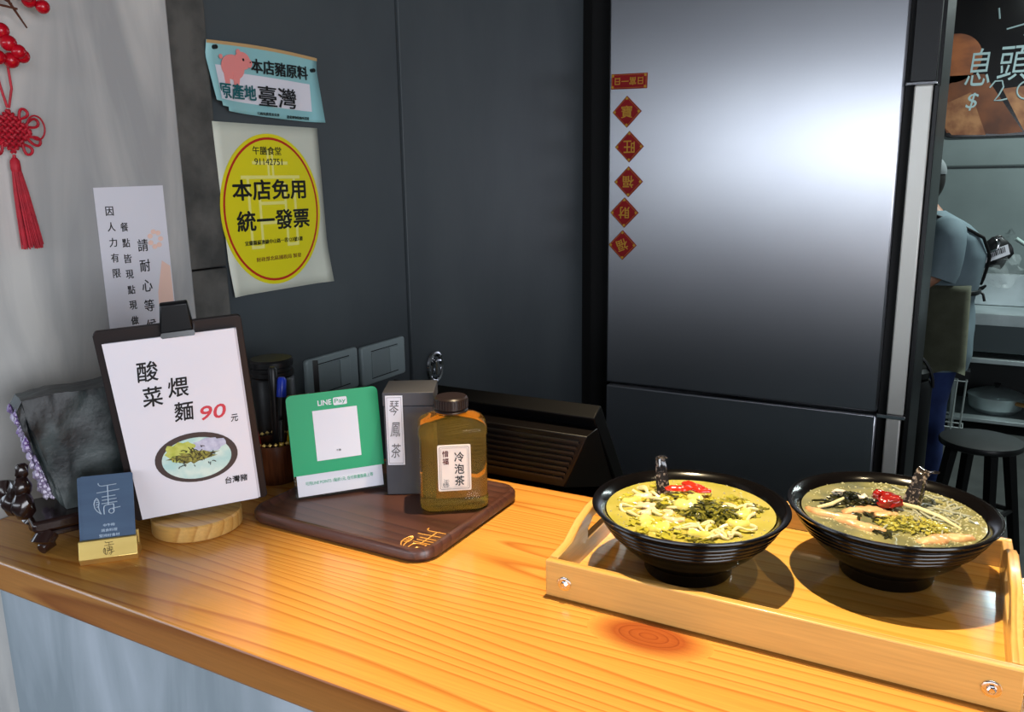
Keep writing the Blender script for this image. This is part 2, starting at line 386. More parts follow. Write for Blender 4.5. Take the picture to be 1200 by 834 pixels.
# ================================================================== FRIDGE
fr = thing('refrigerator', 'tall stainless steel refrigerator with brushed door behind the counter', 'refrigerator', (-0.6, 2.64, -1.0))
def fbox(name, x0, x1, y0, y1, z0, z1, m, bev=0.002, par=fr, label=None):
    b = bm_new(); box(b, x0 + 0.6, x1 + 0.6, y0 - 2.64, y1 - 2.64, z0 + 1, z1 + 1); o = obj(name, b, m, par, bevel=bev)
    if label: o['label'] = label
    return o
fbox('cabinet', -1.085, -0.10, 2.70, 3.40, -0.96, 1.30, black)
for x in (-1.05, -0.16):
    for y in (2.78, 3.34):
        b = bm_new(); cyl(b, (x + 0.6, y - 2.64, 0.0), (x + 0.6, y - 2.64, 0.04), 0.02); obj('leg', b, black, fr)
fbox('door', -1.082, -0.190, 2.64, 2.695, -0.262, 1.28, steel, 0.006)
fbox('door', -1.082, -0.190, 2.64, 2.695, -0.93, -0.272, steel, 0.006)
fbox('gasket', -0.189, -0.163, 2.652, 2.695, -0.93, 1.28, matte_black)
fbox('upper_trim', -0.176, -0.110, 2.635, 2.695, 0.700, 1.28, black, label='black upper cover strip')
fbox('edge_trim', -0.163, -0.116, 2.63, 2.695, -0.262, 0.690, alu, 0.004, label='pale aluminium edge strip')
fbox('edge_trim', -0.163, -0.122, 2.63, 2.695, -0.90, -0.276, alu, 0.004, label='pale aluminium lower edge strip')
fbox('side_trim', -0.113, -0.1, 2.635, 2.695, -0.93, 0.690, black)
fbox('hinge', -0.186, -0.105, 2.624, 2.66, 0.690, 0.700, chrome)
fbox('hinge', -0.19, -0.110, 2.624, 2.66, -0.275, -0.263, chrome)

# lucky-word magnets on the fridge door
def magnet(x, z, w, h, rot, chars, label, diamond=True, trot=180):
    t = thing('fridge_magnet', label, 'magnet', (x, 2.6385, z), 0, 'red lucky-word magnets on the fridge door', roll=rot)
    plate('magnet_board', [(-w / 2, -h / 2), (w / 2, -h / 2), (w / 2, h / 2), (-w / 2, h / 2)], 0, 0.004, lacquer_red, t, bevel=0.001)
    b = bm_new(); e = 0.0035
    for (x0, x1, z0, z1) in ((-w/2+e, w/2-e, h/2-e-.0007, h/2-e), (-w/2+e, w/2-e, -h/2+e, -h/2+e+.0007), (-w/2+e, -w/2+e+.0007, -h/2+e, h/2-e), (w/2-e-.0007, w/2-e, -h/2+e, h/2-e)):
        box(b, x0, x1, -0.0048, -0.004, z0, z1)
    for sx in (-1, 1):
        for sz in (-1, 1): box(b, sx * (w/2 - 0.006) - .004, sx * (w/2 - 0.006) + .004, -0.005, -0.004, sz * (h/2 - .006) - .004, sz * (h/2 - .006) + .004)
    obj('gold_border', b, gold_print, t)
    text(chars, 0, 0, h * 0.54 if diamond else h * 0.5, t, gold_print, w=(w * 0.54 if diamond else w * 0.78), y=-0.0045, rot=trot, bold=0.012)
magnet(-1.010, 0.759, 0.125, 0.048, -1.5, '日富一日', 'wide red and gold magnet strip, topmost on the fridge door', False)
for (z, x, ch, lab, tr) in ((0.663, -1.016, '寶', 'red diamond magnet with a dense gold emblem, just under the wide strip', 0), (0.551, -1.006, '旺', 'red diamond magnet with the upside-down word for prosper, second diamond down', 180),
                       (0.437, -1.007, '福', 'red diamond magnet with an upside-down lucky word, middle of the five diamonds', 180), (0.335, -1.020, '財', 'red diamond magnet with the upside-down word for wealth, fourth diamond down', 180),
                       (0.226, -1.025, '福', 'red diamond magnet with flowered gold corners, lowest on the fridge door', 200)):
    magnet(x, z, 0.072, 0.072, 45, ch, lab, True, tr - 45)

# ================================================================== PAPERS ON THE LEFT WALL
pier_x = -1.1385
t = thing('wall_notice', 'narrow white paper notice with vertical writing taped to the plaster wall', 'notice', (pier_x, 0.78, 0.15), 90)
b = bm_new(); prism(b, [(0, 0), (0.122, 0), (0.1215, 0.299), (0, 0.297)], -0.0006, 0); obj('paper_sheet', b, paper, t)
for body, x, z0, st, h in (('因人力有限', 0.022, 0.262, -0.0235, 0.0135), ('餐點皆現點現做', 0.044, 0.237, -0.0243, 0.0135), ('請耐心等候', 0.073, 0.207, -0.032, 0.019)):
    for i, ch in enumerate(body): text(ch, x, z0 + i * st, h, t, ink, w=h * 0.95, y=-0.0008, bold=0.008)
peach = mat('peach_print', (244, 206, 190), 0.6); b = bm_new()
for k in range(7):
    a = 2 * math.pi * k / 7; prism(b, ell(0.097 + 0.010 * math.cos(a), 0.215 + 0.012 * math.sin(a), 0.0048, 0.004, 12), -0.0009 - 0.00003 * k, -0.00075)
prism(b, [(0.088, 0.05), (0.12, 0.05), (0.12, 0.17), (0.105, 0.18), (0.092, 0.13)], -0.0008, -0.0007)
obj('flower_print', b, peach, t)

wx = -1.1575
t = thing('receipt_sticker', 'cream square sheet with a large yellow oval sticker ringed in red', 'sticker', (-1.158, 1.03, 0.248), 90)
b = bm_new()
n = 14
vs = [[None] * (n + 1) for _ in range(n + 1)]
for i in range(n + 1):
    for j in range(n + 1):
        s, q = i / n, j / n
        x = 0.264 * s + 0.012 * (1 - q) ; z = 0.308 * q
        d = 0.001 + 0.010 * max(0, s - 0.85) / 0.15 * max(0, 0.25 - q) / 0.25 + 0.007 * max(0, 0.12 - s) / 0.12 * max(0, 0.2 - q) / 0.2
        vs[i][j] = b.verts.new((x, -d, z))
for i in range(n):
    for j in range(n): b.faces.new((vs[i][j], vs[i + 1][j], vs[i + 1][j + 1], vs[i][j + 1]))
so_ = obj('backing_sheet', b, cream_paper, t).modifiers.new('s', 'SOLIDIFY'); so_.thickness = 0.0005
yel = mat('yellow_print', (226, 214, 20), 0.4); yl2 = mat('pale_yellow_print', (238, 232, 130), 0.4); rd = mat('red_ring_print', (186, 34, 24), 0.4)
cx, cz = 0.128, 0.152
plate('yellow_oval', ell(cx, cz, 0.128, 0.140, 64), -0.0018, 0.0006, yel, t)
b = bm_new(); o1 = ell(cx, cz, 0.1215, 0.1335, 64); i1 = ell(cx, cz, 0.117, 0.129, 64)
for q in range(64):
    w_ = (q + 1) % 64; b.faces.new([b.verts.new((p[0], -0.0026, p[1])) for p in (o1[q], o1[w_], i1[w_], i1[q])])
bmesh.ops.remove_doubles(b, verts=b.verts, dist=1e-6); obj('red_ring', b, rd, t)
b = bm_new()
for (x0, x1, z0, z1) in ((-.062, -.030, -.07, -.064), (-.062, -.056, -.07, .06), (-.036, -.030, -.07, .05), (.030, .062, -.07, -.064), (.056, .062, -.07, .06), (.030, .036, -.07, .05),
                         (-.075, .075, .058, .064), (-.045, .045, .084, .090), (-.008, -.003, .06, .11), (.003, .008, .06, .11), (-.03, .03, .01, .016), (-.03, .03, -.026, -.02)):
    wmk = globals().get('wmk', 0) + 1; prism(b, [(cx + x0, cz + z0), (cx + x1, cz + z0), (cx + x1, cz + z1), (cx + x0, cz + z1)], -0.00248 - 0.00002 * wmk, -0.00245)
obj('watermark', b, yl2, t)
ty = -0.0028
text('午膳食堂', cx - 0.006, 0.261, 0.015, t, ink, w=0.072, y=ty, bold=0.01)
text('91142751', cx - 0.004, 0.241, 0.012, t, ink, w=0.070, y=ty)
text('本店免用', cx - 0.004, 0.190, 0.036, t, ink, w=0.186, y=ty, bold=0.03)
text('統一發票', cx + 0.001, 0.134, 0.036, t, ink, w=0.186, y=ty, bold=0.03)
text('宜蘭縣蘇澳鎮中山路一段123號1樓', cx - 0.003, 0.094, 0.0085, t, ink, w=0.150, y=ty, bold=0.01)
text('財政部北區國稅局 製發', cx + 0.006, 0.062, 0.0085, t, mat('brown_ink', (110, 50, 30), 0.6), w=0.118, y=ty)

t = thing('origin_sticker', 'pale blue paper sign with a pink pig and curling corners on the dark wall', 'sticker', (-1.158, 1.03, 0.566), 90)
b = bm_new(); n = 16; vs = [[None] * (n + 1) for _ in range(n + 1)]
def curl(s, q): return 0.004 + 0.022 * max(0, (0.35 - s) / 0.35) ** 2 * max(0, 1 - q * 1.3) + 0.010 * max(0, (q - 0.8) / 0.2) * 0.5 + 0.018 * max(0, (s - 0.85) / 0.15) ** 2 * max(0, 1 - q)
def pg(s, q): return (-0.004 + 0.270 * s, -curl(s, q), 0.122 * q + 0.010 * (1 - s) * (1 - q) + 0.006 * math.sin(s * 3.1) * (q - 0.3))
for i in range(n + 1):
    for j in range(n + 1): vs[i][j] = b.verts.new(pg(i / n, j / n))
skip = lambda i, j: i + j < 2
for i in range(n):
    for j in range(n):
        if not skip(i, j): b.faces.new((vs[i][j], vs[i + 1][j], vs[i + 1][j + 1], vs[i][j + 1]))
so_ = obj('sign_sheet', b, mat('pale_blue_print', (150, 200, 202), 0.5, col2=(140, 192, 196), scale=6), t).modifiers.new('s', 'SOLIDIFY'); so_.thickness = 0.0005
# printed white panel follows the sheet
def patch(name, poly_fn, m, lift, nn=12):
    b = bm_new(); vs = [[b.verts.new((lambda p: (p[0], p[1] - lift, p[2]))(pg(*poly_fn(i / nn, j / nn)))) for j in range(nn + 1)] for i in range(nn + 1)]
    for i in range(nn):
        for j in range(nn): b.faces.new((vs[i][j], vs[i + 1][j], vs[i + 1][j + 1], vs[i][j + 1]))
    return obj(name, b, m, t)
patch('white_panel', lambda s, q: (0.06 + 0.86 * s, 0.16 + 0.42 * q), paper, 0.0009)
patch('white_panel', lambda s, q: (0.06 + 0.13 * s, 0.56 + 0.10 * q), paper, 0.0008)
patch('tan_edge', lambda s, q: (0.0 + 1.0 * s, 0.955 + 0.045 * q), mat('tan_edge', (196, 160, 110), 0.6), 0.0008)
ty = -0.0085
pk = mat('pink_print', (232, 140, 136), 0.5); b = bm_new()
for q_ in (ell(0.050, 0.083, 0.026, 0.021), ell(0.073, 0.096, 0.018, 0.015), [(0.030, 0.052), (0.040, 0.052), (0.041, 0.075), (0.028, 0.075)], [(0.050, 0.050), (0.060, 0.050), (0.066, 0.075), (0.048, 0.075)], ell(0.089, 0.093, 0.006, 0.007, 16), ell(0.024, 0.098, 0.004, 0.004, 12), ell(0.064, 0.110, 0.005, 0.005, 12)):
    pgk = globals().get('pgk', 0) + 1; prism(b, q_, ty - 0.0006 - 0.0001 * pgk, ty - 0.0001 * pgk)
o = obj('pig_print', b, pk, t)
b = bm_new(); prism(b, ell(0.074, 0.098, 0.002, 0.0025, 12), ty - 0.0020, ty - 0.0015); prism(b, ell(0.090, 0.095, 0.001, 0.0014, 10), ty - 0.0020, ty - 0.0015); obj('pig_eye', b, ink, t)
text('本店豬原料', 0.166, 0.091, 0.024, t, ink, w=0.145, y=ty, bold=0.022)
text('原產地', 0.053, 0.042, 0.026, t, teal_ink, w=0.084, y=-0.0135, bold=0.025)
text('臺灣', 0.154, 0.040, 0.036, t, ink, w=0.096, y=-0.0085, bold=0.012)
text('行政院農業委員會', 0.128, 0.0085, 0.0055, t, ink, w=0.055, y=-0.008); text('農業藥物檢驗所認證', 0.205, 0.0065, 0.0055, t, ink, w=0.06, y=-0.008)
for (px, pz) in ((0.012, 0.112), (0.252, 0.098)):
    b = bm_new(); cyl(b, (px, -0.014, pz), (px, -0.005, pz), 0.0035); obj('pin', b, ink, t)

# light switches
sw = thing('light_switch', 'pale grey switch plate with two rockers on the dark wall, right of the other plate', 'light switch', (-1.163, 1.467, 0.045), 90, 'switch plates on the dark wall')
plate('switch_plate', rrect(-0.080, 0.080, -0.045, 0.045, 0.008), 0, 0.012, switch_m, sw, bevel=0.003)
for x0, x1 in ((-0.048, 0.016), (0.018, 0.050)):
    plate('rocker', rrect(x0, x1, -0.030, 0.028, 0.002), -0.0121, 0.003, switch_r if x0 < 0 else switch_m, sw, bevel=0.001)
b = bm_new(); box(b, -0.048, 0.050, -0.0125, -0.012, 0.0295, 0.0315); box(b, -0.048, 0.050, -0.0125, -0.012, -0.033, -0.031); box(b, 0.016, 0.018, -0.0125, -0.012, -0.03, 0.028)
obj('shadow_gap', b, ink, sw)
s2 = copy_tree(sw); s2.location = (-1.163, 1.293, 0.051); s2['label'] = 'pale grey switch plate on the dark wall just above the green payment sign'
print('structure done')

# ================================================================== RED KNOT ORNAMENT
kn = thing('knot_ornament', 'red woven good-luck knot with long tassel hanging on the plaster wall', 'ornament', (-1.125, 0.661, 0.366), 90)
b = bm_new()
K = 0.156; ks = 0.0058   # knot centre height, strand pitch
for i in range(-3, 4):
    for sgn in (1, -1):
        pts = []
        for k in range(-14, 15):
            u = k / 14 * 3.6
            w_ = 0.0022 * math.cos(math.pi * (u + i)) * sgn
            px, pz = (u + i) * ks * 0.707, (u - i) * ks * 0.707
            if sgn < 0: px = -px
            pts.append((px, w_ - 0.002, K + pz))
        tube(b, pts, 0.0021, 6)
obj('woven_knot', b, red_thread, kn)
for a in (20, 50, -20, -50, 130, 160, 200, 230):
    b = bm_new(); ca, sa = math.cos(R(a)), math.sin(R(a)); r0 = 0.021; L_ = 0.016 if abs(a) != 20 else 0.02
    pts = []
    for k in range(13):
        q = k / 12; ww = 0.0055 * math.sin(math.pi * q * 2) ; rr = r0 + L_ * math.sin(math.pi * q)
        ang = 1 if q < .5 else -1
        pts.append((rr * ca - ww * sa, -0.002, K + rr * sa + ww * ca))
    tube(b, pts, 0.0019, 6); obj('loop', b, red_thread, kn)
b = bm_new(); tube(b, [(0.022 + 0.012 + 0.012 * math.cos(2*math.pi*k/20), -0.004, K + 0.006 + 0.016 * math.sin(2*math.pi*k/20)) for k in range(20)], 0.0012, 6, closed=True)
obj('loop', b, red_thread, kn)
b = bm_new()
tube(b, [(0.0, -0.002, K + 0.03), (-0.006, -0.002, K + 0.06), (-0.008, -0.002, K + 0.085), (-0.004, -0.002, K + 0.10)], 0.0016, 6)
tube(b, [(0.002, -0.002, K + 0.03), (0.009, -0.002, K + 0.055), (0.008, -0.002, K + 0.085), (0.000, -0.002, K + 0.10)], 0.0016, 6)
tube(b, [(0, -0.002, K - 0.03), (0, -0.002, 0.118)], 0.0022, 6)
obj('cord', b, red_thread, kn)
b = bm_new()
lathe(b, [(0.003, 0.122), (0.006, 0.118), (0.0065, 0.108), (0.0055, 0.104)], 16, (0, -0.002, 0))
obj('tassel_head', b, red_thread, kn)
b = bm_new()
for k in range(90):
    a = random.random() * 6.28; rr = math.sqrt(random.random()); e = 0.0145 * rr; zb = random.uniform(0.0, 0.006)
    pts = [(0.005 * rr * math.cos(a) , -0.002 + 0.004 * rr * math.sin(a), 0.110)]
    for q in (0.3, 0.6, 0.85, 1): pts.append(((0.005 + (e - 0.005 * rr) * q ** 0.7) * math.cos(a) + 0.008 * q, -0.002 + (0.004 + 0.006 * q) * rr * math.sin(a), 0.110 - (0.110 - zb) * q))
    tube(b, pts, 0.0009, 4)
o = obj('tassel_threads', b, red_thread, kn); o['kind'] = 'stuff'

wr = thing('berry_spray', 'spray of glossy red berries on brown twigs at top left corner', 'decoration', (-1.12, 0.66, 0.60), 90)
b = bm_new()
tube(b, [(-0.10, -0.01, 0.14), (-0.04, -0.015, 0.105), (0.00, -0.012, 0.092), (0.03, -0.012, 0.10)], 0.004, 8)
tube(b, [(-0.10, -0.02, 0.12), (-0.03, -0.02, 0.095), (0.012, -0.012, 0.085), (0.035, -0.008, 0.055)], [0.003, 0.003, 0.002, 0.001], 8)
for k in range(16): tube(b, [(-0.09 + random.uniform(0, .1), random.uniform(-.02, 0), 0.08 + random.uniform(0, .05)), (-0.03 + random.uniform(0, .06), random.uniform(-.03, 0), 0.085 + random.uniform(-.02, .05))], 0.0015, 5)
obj('twig', b, twig_m, wr)
for i, (x, z, r) in enumerate(((0.036, 0.088, .009), (0.050, 0.082, .009), (0.028, 0.092, .008), (0.014, 0.108, .009), (0.002, 0.114, .009), (0.022, 0.118, .008), (-0.006, 0.045, .010), (-0.002, 0.030, .010), (0.006, 0.020, .009), (0.002, 0.010, .010), (0.014, 0.016, .009), (-0.012, 0.10, .009), (-0.02, 0.06, .010), (0.03, 0.125, .009), (0.042, 0.12, .008), (-0.014, 0.012, .009))):
    b = bm_new(); lathe(b, [(r * math.sin(R(q_)), -r * math.cos(R(q_))) for q_ in range(0, 181, 20)], 18, (x, -0.018 - 0.006 * (i % 3), z)); obj('berry', b, berry_m, wr, angle=80)

# ================================================================== STONE ON CARVED STAND
st = thing('viewing_stone', 'dark rough stone slab with purple amethyst edge on a carved stand', 'stone', (-0.982, 0.632, 0.0452), 66)
b = bm_new()
poly = [(-0.085, 0.135), (-0.078, 0.146), (-0.045, 0.150), (0.0, 0.149), (0.05, 0.156), (0.075, 0.145), (0.08, 0.06), (0.07, 0.0), (-0.045, 0.0), (-0.058, 0.02), (-0.072, 0.08)]
prism(b, poly, -0.02, 0.04)
bmesh.ops.triangulate(b, faces=b.faces[:]); bmesh.ops.subdivide_edges(b, edges=b.edges[:], cuts=7, use_grid_fill=True)
for v in b.verts:
    v.co += Vector((0.25, 1, 0.25)) * 0.006 * (noise.noise(v.co * 16) + 0.6 * noise.noise(v.co * 45) + 0.35 * noise.noise(v.co * 110))
obj('stone_face', b, rock_m, st, angle=30)
b = bm_new(); random.seed(4)
for k in range(170):
    q = random.random(); z = 0.012 + 0.120 * q; x = -0.060 - 0.022 * q + random.uniform(-0.006, 0.004); y = random.uniform(-0.016, 0.035); r = random.uniform(0.003, 0.006)
    vs_ = lathe(b, [(0, -r), (r * .7, -r * .2), (r * .6, r * .4), (0, r * 1.4)], 6, (x, y, z))
o = obj('crystals', b, ameth, st, smooth=False); o['kind'] = 'stuff'
sd = thing('carved_stand', 'glossy dark carved wooden stand under the rough stone', 'stand', (-0.982, 0.632, 0.0), 66)
b = bm_new(); prism(b, rrect(-0.088, 0.088, 0.028, 0.044, 0.007), -0.045, 0.05); obj('stand_top', b, rose, sd, bevel=0.004)
b = bm_new(); prism(b, rrect(-0.084, 0.084, 0.020, 0.027, 0.003), -0.042, 0.046); obj('moulding', b, rose, sd, bevel=0.002)
for sx in (-1, 1):
    for sy in (-1, 1):
        b = bm_new(); cx0, cy0 = sx * 0.070, 0.002 + sy * 0.036
        tube(b, [(cx0, cy0, 0.024), (cx0 + sx * 0.008, cy0 + sy * 0.005, 0.016), (cx0 + sx * 0.004, cy0 + sy * 0.003, 0.009), (cx0 + sx * 0.011, cy0 + sy * 0.008, 0.0065)], [0.013, 0.014, 0.011, 0.0065], 12)
        obj('foot', b, rose, sd)
for (x, y, z, r) in ((-0.092, -0.024, 0.062, .017), (-0.090, -0.022, 0.086, .014), (-0.088, -0.02, 0.106, .010), (-0.100, 0.010, 0.056, .018), (-0.104, 0.030, 0.070, .015), (-0.096, -0.002, 0.078, .013), (-0.102, 0.036, 0.050, .014)):
    b = bm_new(); blob(b, (x, y, z), (r * .8, r * .8, r), 0.35, 3, 2, seed=x * 100); obj('carved_scroll', b, rose, sd)

# ================================================================== CARD HOLDER
ch = thing('card_holder', 'small gold wedge card holder standing at the counter front left', 'card holder', (-0.9010, 0.5403, 0.0), 46)
b = bm_new()
prof = [(0.004, 0.0), (0.0, 0.008), (0.008, 0.0285), (0.012, 0.0285), (0.012, 0.014), (0.020, 0.014), (0.022, 0.030), (0.026, 0.030), (0.030, 0.0)]
a = [b.verts.new((0.0, y, z)) for y, z in prof]; c = [b.verts.new((0.0655, y, z)) for y, z in prof]
b.faces.new(a); b.faces.new(c[::-1])
for i in range(len(prof)): j = (i + 1) % len(prof); b.faces.new((a[j], a[i], c[i], c[j]))
obj('holder_block', b, gold, ch, bevel=0.0006)
e_ = bpy.data.objects.new('engraving', None)
lg = logo(ch, 0, 0, 0.016, 0, 0.0004, mat('dark_engraving', (70, 54, 24), 0.5)); lg.name = 'engraved_emblem'
lg.matrix_local = Matrix.Translation((0.034, 0.0042, 0.0185)) @ Matrix.Rotation(-R(21), 4, 'X')
for k, (dx, dy) in enumerate(((0.002, 0.0), (-0.002, 0.0035))):
    cd = thing('name_card', ('slate blue card with silver emblem in the gold holder, front one' if k == 0 else 'plain slate blue card tucked behind the front card in the gold holder'), 'card',
               (-0.9010 + 0.0105 * -0.72 + 0.69 * (0.002 + dx) - 0.72 * dy, 0.5403 + 0.0105 * 0.69 + 0.72 * (0.002 + dx) + 0.69 * dy, 0.0155), 44.5, 'cards in the gold holder', tilt=18 - 0 * k)
    plate('card_sheet', rrect(0.0, 0.0595, 0, 0.090 - 0.002 * k, 0.002, 3), 0.0006, 0.0008, card_blue, cd)
    if k == 0:
        logo(cd, 0.0305, 0.061, 0.0385, -0.0004, 0.0006, silver_ink)
        for i, (s_, w_) in enumerate((('中午時', .013), ('蔬食料理', .018), ('堅持好食材', .023))): text(s_, 0.030, 0.0285 - 0.0062 * i, 0.0036, cd, silver_ink, w=w_, y=-0.0004, thick=0.0002)

# ================================================================== MENU BOARD ON WOODEN DISC
b = bm_new(); lathe(b, [(0, 0.0), (0.055, 0.0), (0.0575, 0.002), (0.0575, 0.0195), (0.0555, 0.0215), (0, 0.0215)], 64)
o = obj('wooden_disc', b, bamboo, None); o.location = (-0.872, 0.692, 0.0); tag(o, 'round pale wooden disc base under the menu board', 'stand')
mb = thing('menu_board', 'dark framed menu board with white price sheet and a black clip', 'menu', (-0.9122, 0.6281, 0.0225), 49, tilt=-11.8, roll=3.5)
plate('back_board', rrect(0, 0.1667, 0, 0.2665, 0.006), 0.006, 0.006, mat('dark_brown_board', (30, 22, 22), 0.45), mb, bevel=0.001)
plate('page_stack', [(0.0105, 0.0045), (0.1575, 0.0045), (0.1590, 0.251), (0.0105, 0.251)], 0.0, 0.004, mat('page_edges', (196, 194, 204), 0.6), mb)
sh = plate('price_sheet', [(0.0095, 0.004), (0.1545, 0.004), (0.1565, 0.252), (0.0085, 0.252)], -0.0041, 0.0006, paper, mb)
b = bm_new(); prism(b, rrect(0.074, 0.112, 0.252, 0.259, 0.002), -0.012, -0.0005); obj('clip_lip', b, chrome, mb)
b = bm_new()
hexa(b, [(0.073, -0.010, 0.258), (0.111, -0.010, 0.258), (0.109, -0.006, 0.292), (0.078, -0.006, 0.292), (0.073, 0.012, 0.258), (0.111, 0.012, 0.258), (0.109, 0.001, 0.294), (0.078, 0.001, 0.294)])
obj('binder_clip', b, mat('clip_black', (18, 18, 20), 0.3, 0.3), mb, bevel=0.002)
ty = -0.0050
for chr_, x, z in (('酸', 0.0505, 0.210), ('菜', 0.0510, 0.176), ('煨', 0.081, 0.184), ('麵', 0.083, 0.150)): text(chr_, x, z, 0.026, sh, ink, w=0.024, y=ty, bold=0.012, shear=0.12)
text('90', 0.117, 0.143, 0.019, sh, red_ink, w=0.030, y=ty, bold=0.02, shear=0.2)
text('元', 0.1405, 0.130, 0.010, sh, ink, w=0.009, y=ty, bold=0.01, shear=0.15)
text('台灣豬', 0.131, 0.040, 0.010, sh, ink, w=0.028, y=ty, bold=0.012, shear=0.1)
def pr(name, poly, m, k): plate(name, poly, ty - 0.0003 * k, 0.0003, m, sh)
bx, bz = 0.088, 0.082
pr('printed_bowl', ell(bx, bz, 0.050, 0.036), mat('print_brown', (72, 60, 58), 0.6), 0)
pr('printed_broth', ell(bx, bz - 0.001, 0.042, 0.030), mat('print_aqua', (176, 214, 210), 0.6, col2=(214, 232, 222), scale=60), 1)
random.seed(11)
def wob(cx, cz, rx, rz, n=22, a=0.18): return [(cx + rx * (1 + random.uniform(-a, a)) * math.cos(2 * math.pi * i / n), cz + rz * (1 + random.uniform(-a, a)) * math.sin(2 * math.pi * i / n)) for i in range(n)]
pr('printed_greens', wob(bx - 0.016, bz + 0.011, 0.021, 0.014), mat('print_lime', (176, 184, 74), 0.6, col2=(200, 206, 110), scale=120), 2)
pr('printed_meat', wob(bx + 0.017, bz + 0.016, 0.019, 0.010), mat('print_lavender', (206, 208, 226), 0.6, col2=(178, 180, 206), scale=150), 3)
pr('printed_pickles', wob(bx - 0.002, bz + 0.002, 0.028, 0.008, 30, 0.35), mat('print_olive', (78, 72, 42), 0.6, col2=(160, 156, 72), scale=260), 4)
b = bm_new()
for k in range(46):
    x, z = bx + random.uniform(-0.028, 0.022), bz + random.uniform(-0.010, 0.016); a = random.random() * 6.28; l = random.uniform(0.002, 0.006)
    tube(b, [(x, ty - 0.0018, z), (x + l * math.cos(a) * .5, ty - 0.0018, z + l * math.sin(a) * .5 + 0.001), (x + l * math.cos(a), ty - 0.0018, z + l * math.sin(a))], 0.0005, 4)
o = obj('printed_strands', b, mat('print_dark', (58, 52, 38), 0.6), sh); o['kind'] = 'stuff'

# ================================================================== WALNUT DISPLAY TRAY
dt = thing('display_tray', 'dark brown wooden tray with rounded corners and a gold engraved emblem', 'tray', (-0.677, 0.855, 0.0))
hw, hd = 0.149, 0.124
b = bm_new()
def ring_loop(b, prs):
    loops = []
    for (inset, z, r) in prs: loops.append([b.verts.new((x, y, z)) for x, y in rrect(-hw + inset, hw - inset, -hd + inset, hd - inset, r, 8)])
    for A, B_ in zip(loops, loops[1:]):
        for i in range(len(A)): j = (i + 1) % len(A); b.faces.new((A[i], A[j], B_[j], B_[i]))
    b.faces.new(loops[0][::-1]); b.faces.new(loops[-1])
ring_loop(b, [(0.004, 0.0, 0.028), (0.0, 0.005, 0.032), (0.0, 0.013, 0.032), (0.003, 0.017, 0.029), (0.007, 0.0175, 0.026), (0.010, 0.0155, 0.023), (0.016, 0.0125, 0.020)])
obj('tray_body', b, walnut, dt)
lg = logo(dt, 0, 0, 0.062, 0, 0.0009, gold_line); lg.matrix_local = Matrix.Translation((0.122, -0.083, 0.0127)) @ Matrix.Rotation(R(-90), 4, 'X'); lg.name = 'engraved_emblem'

# ================================================================== PAYMENT SIGN
ps = thing('payment_sign', 'green and white acrylic payment sign leaning on the dark tray', 'sign', (-0.7887, 0.7931, 0.0135), 47, tilt=5.0, roll=1.7)
plate('acrylic_block', rrect(-0.001, 0.1272, 0, 0.149, 0.006), 0.009, 0.003, acryl, ps, bevel=0.001)
ft = plate('white_footer', [(0.003, 0.003), (0.1235, 0.003), (0.1235, 0.037), (0.003, 0.037)], 0.0055, 0.0006, paper, ps)
gs = plate('green_sheet', [(-0.0005, 0.034), (0.1265, 0.034)] + rrect(-0.0005, 0.1265, 0.05, 0.149, 0.008)[:14], 0.0045, 0.0016, line_green, ps)
plate('code_sheet', [(0.0335, 0.052), (0.0955, 0.052), (0.0955, 0.124), (0.0335, 0.124)], 0.0027, 0.0006, paper, ps)
text('午膳', 0.0645, 0.064, 0.003, ps, grey_ink, y=0.0018)
text('LINE', 0.0515, 0.134, 0.0072, ps, paper, w=0.0185, y=0.0027, bold=0.03)
plate('white_badge', rrect(0.0635, 0.0825, 0.1285, 0.1395, 0.0018, 3), 0.0027, 0.0004, paper, ps)
text('Pay', 0.073, 0.1336, 0.0076, ps, line_green, w=0.0155, y=0.0021)
text('可用LINE POINTS 1點折1元, 在付款畫面最上等', 0.062, 0.021, 0.0058, ps, green_ink, w=0.095, y=0.0045, thick=0.0002)

# ================================================================== TEA BOX
tb = thing('tea_box', 'tall charcoal tea carton with a narrow white label, behind the bottle', 'box', (-0.6891, 0.8704, 0.0135), 29.6)
b = bm_new(); box(b, 0, 0.0695, 0, 0.0695, 0, 0.130); obj('carton', b, grey_box, tb, bevel=0.001)
b = bm_new(); box(b, -0.001, 0.0705, -0.001, 0.0705, 0.1305, 0.150); obj('carton_lid', b, grey_box, tb, bevel=0.001)
# label
plate('carton_label', [(0.003, 0.045), (0.027, 0.045), (0.027, 0.146), (0.003, 0.146)], -0.0013, 0.0005, paper, tb)
b = bm_new()
for (x0, x1, z0, z1) in ((.005, .025, .0475, .0479), (.005, .025, .1431, .1435), (.005, .0053, .0475, .1435), (.0247, .025, .0475, .1435)): box(b, x0, x1, -0.0022, -0.0018, z0, z1)
obj('label_border', b, grey_ink, tb)
for i, c_ in enumerate('琴鳳茶'): text(c_, 0.0150, 0.128 - 0.031 * i, 0.021, tb, grey_ink, w=0.014, y=-0.0019, shear=0.2)

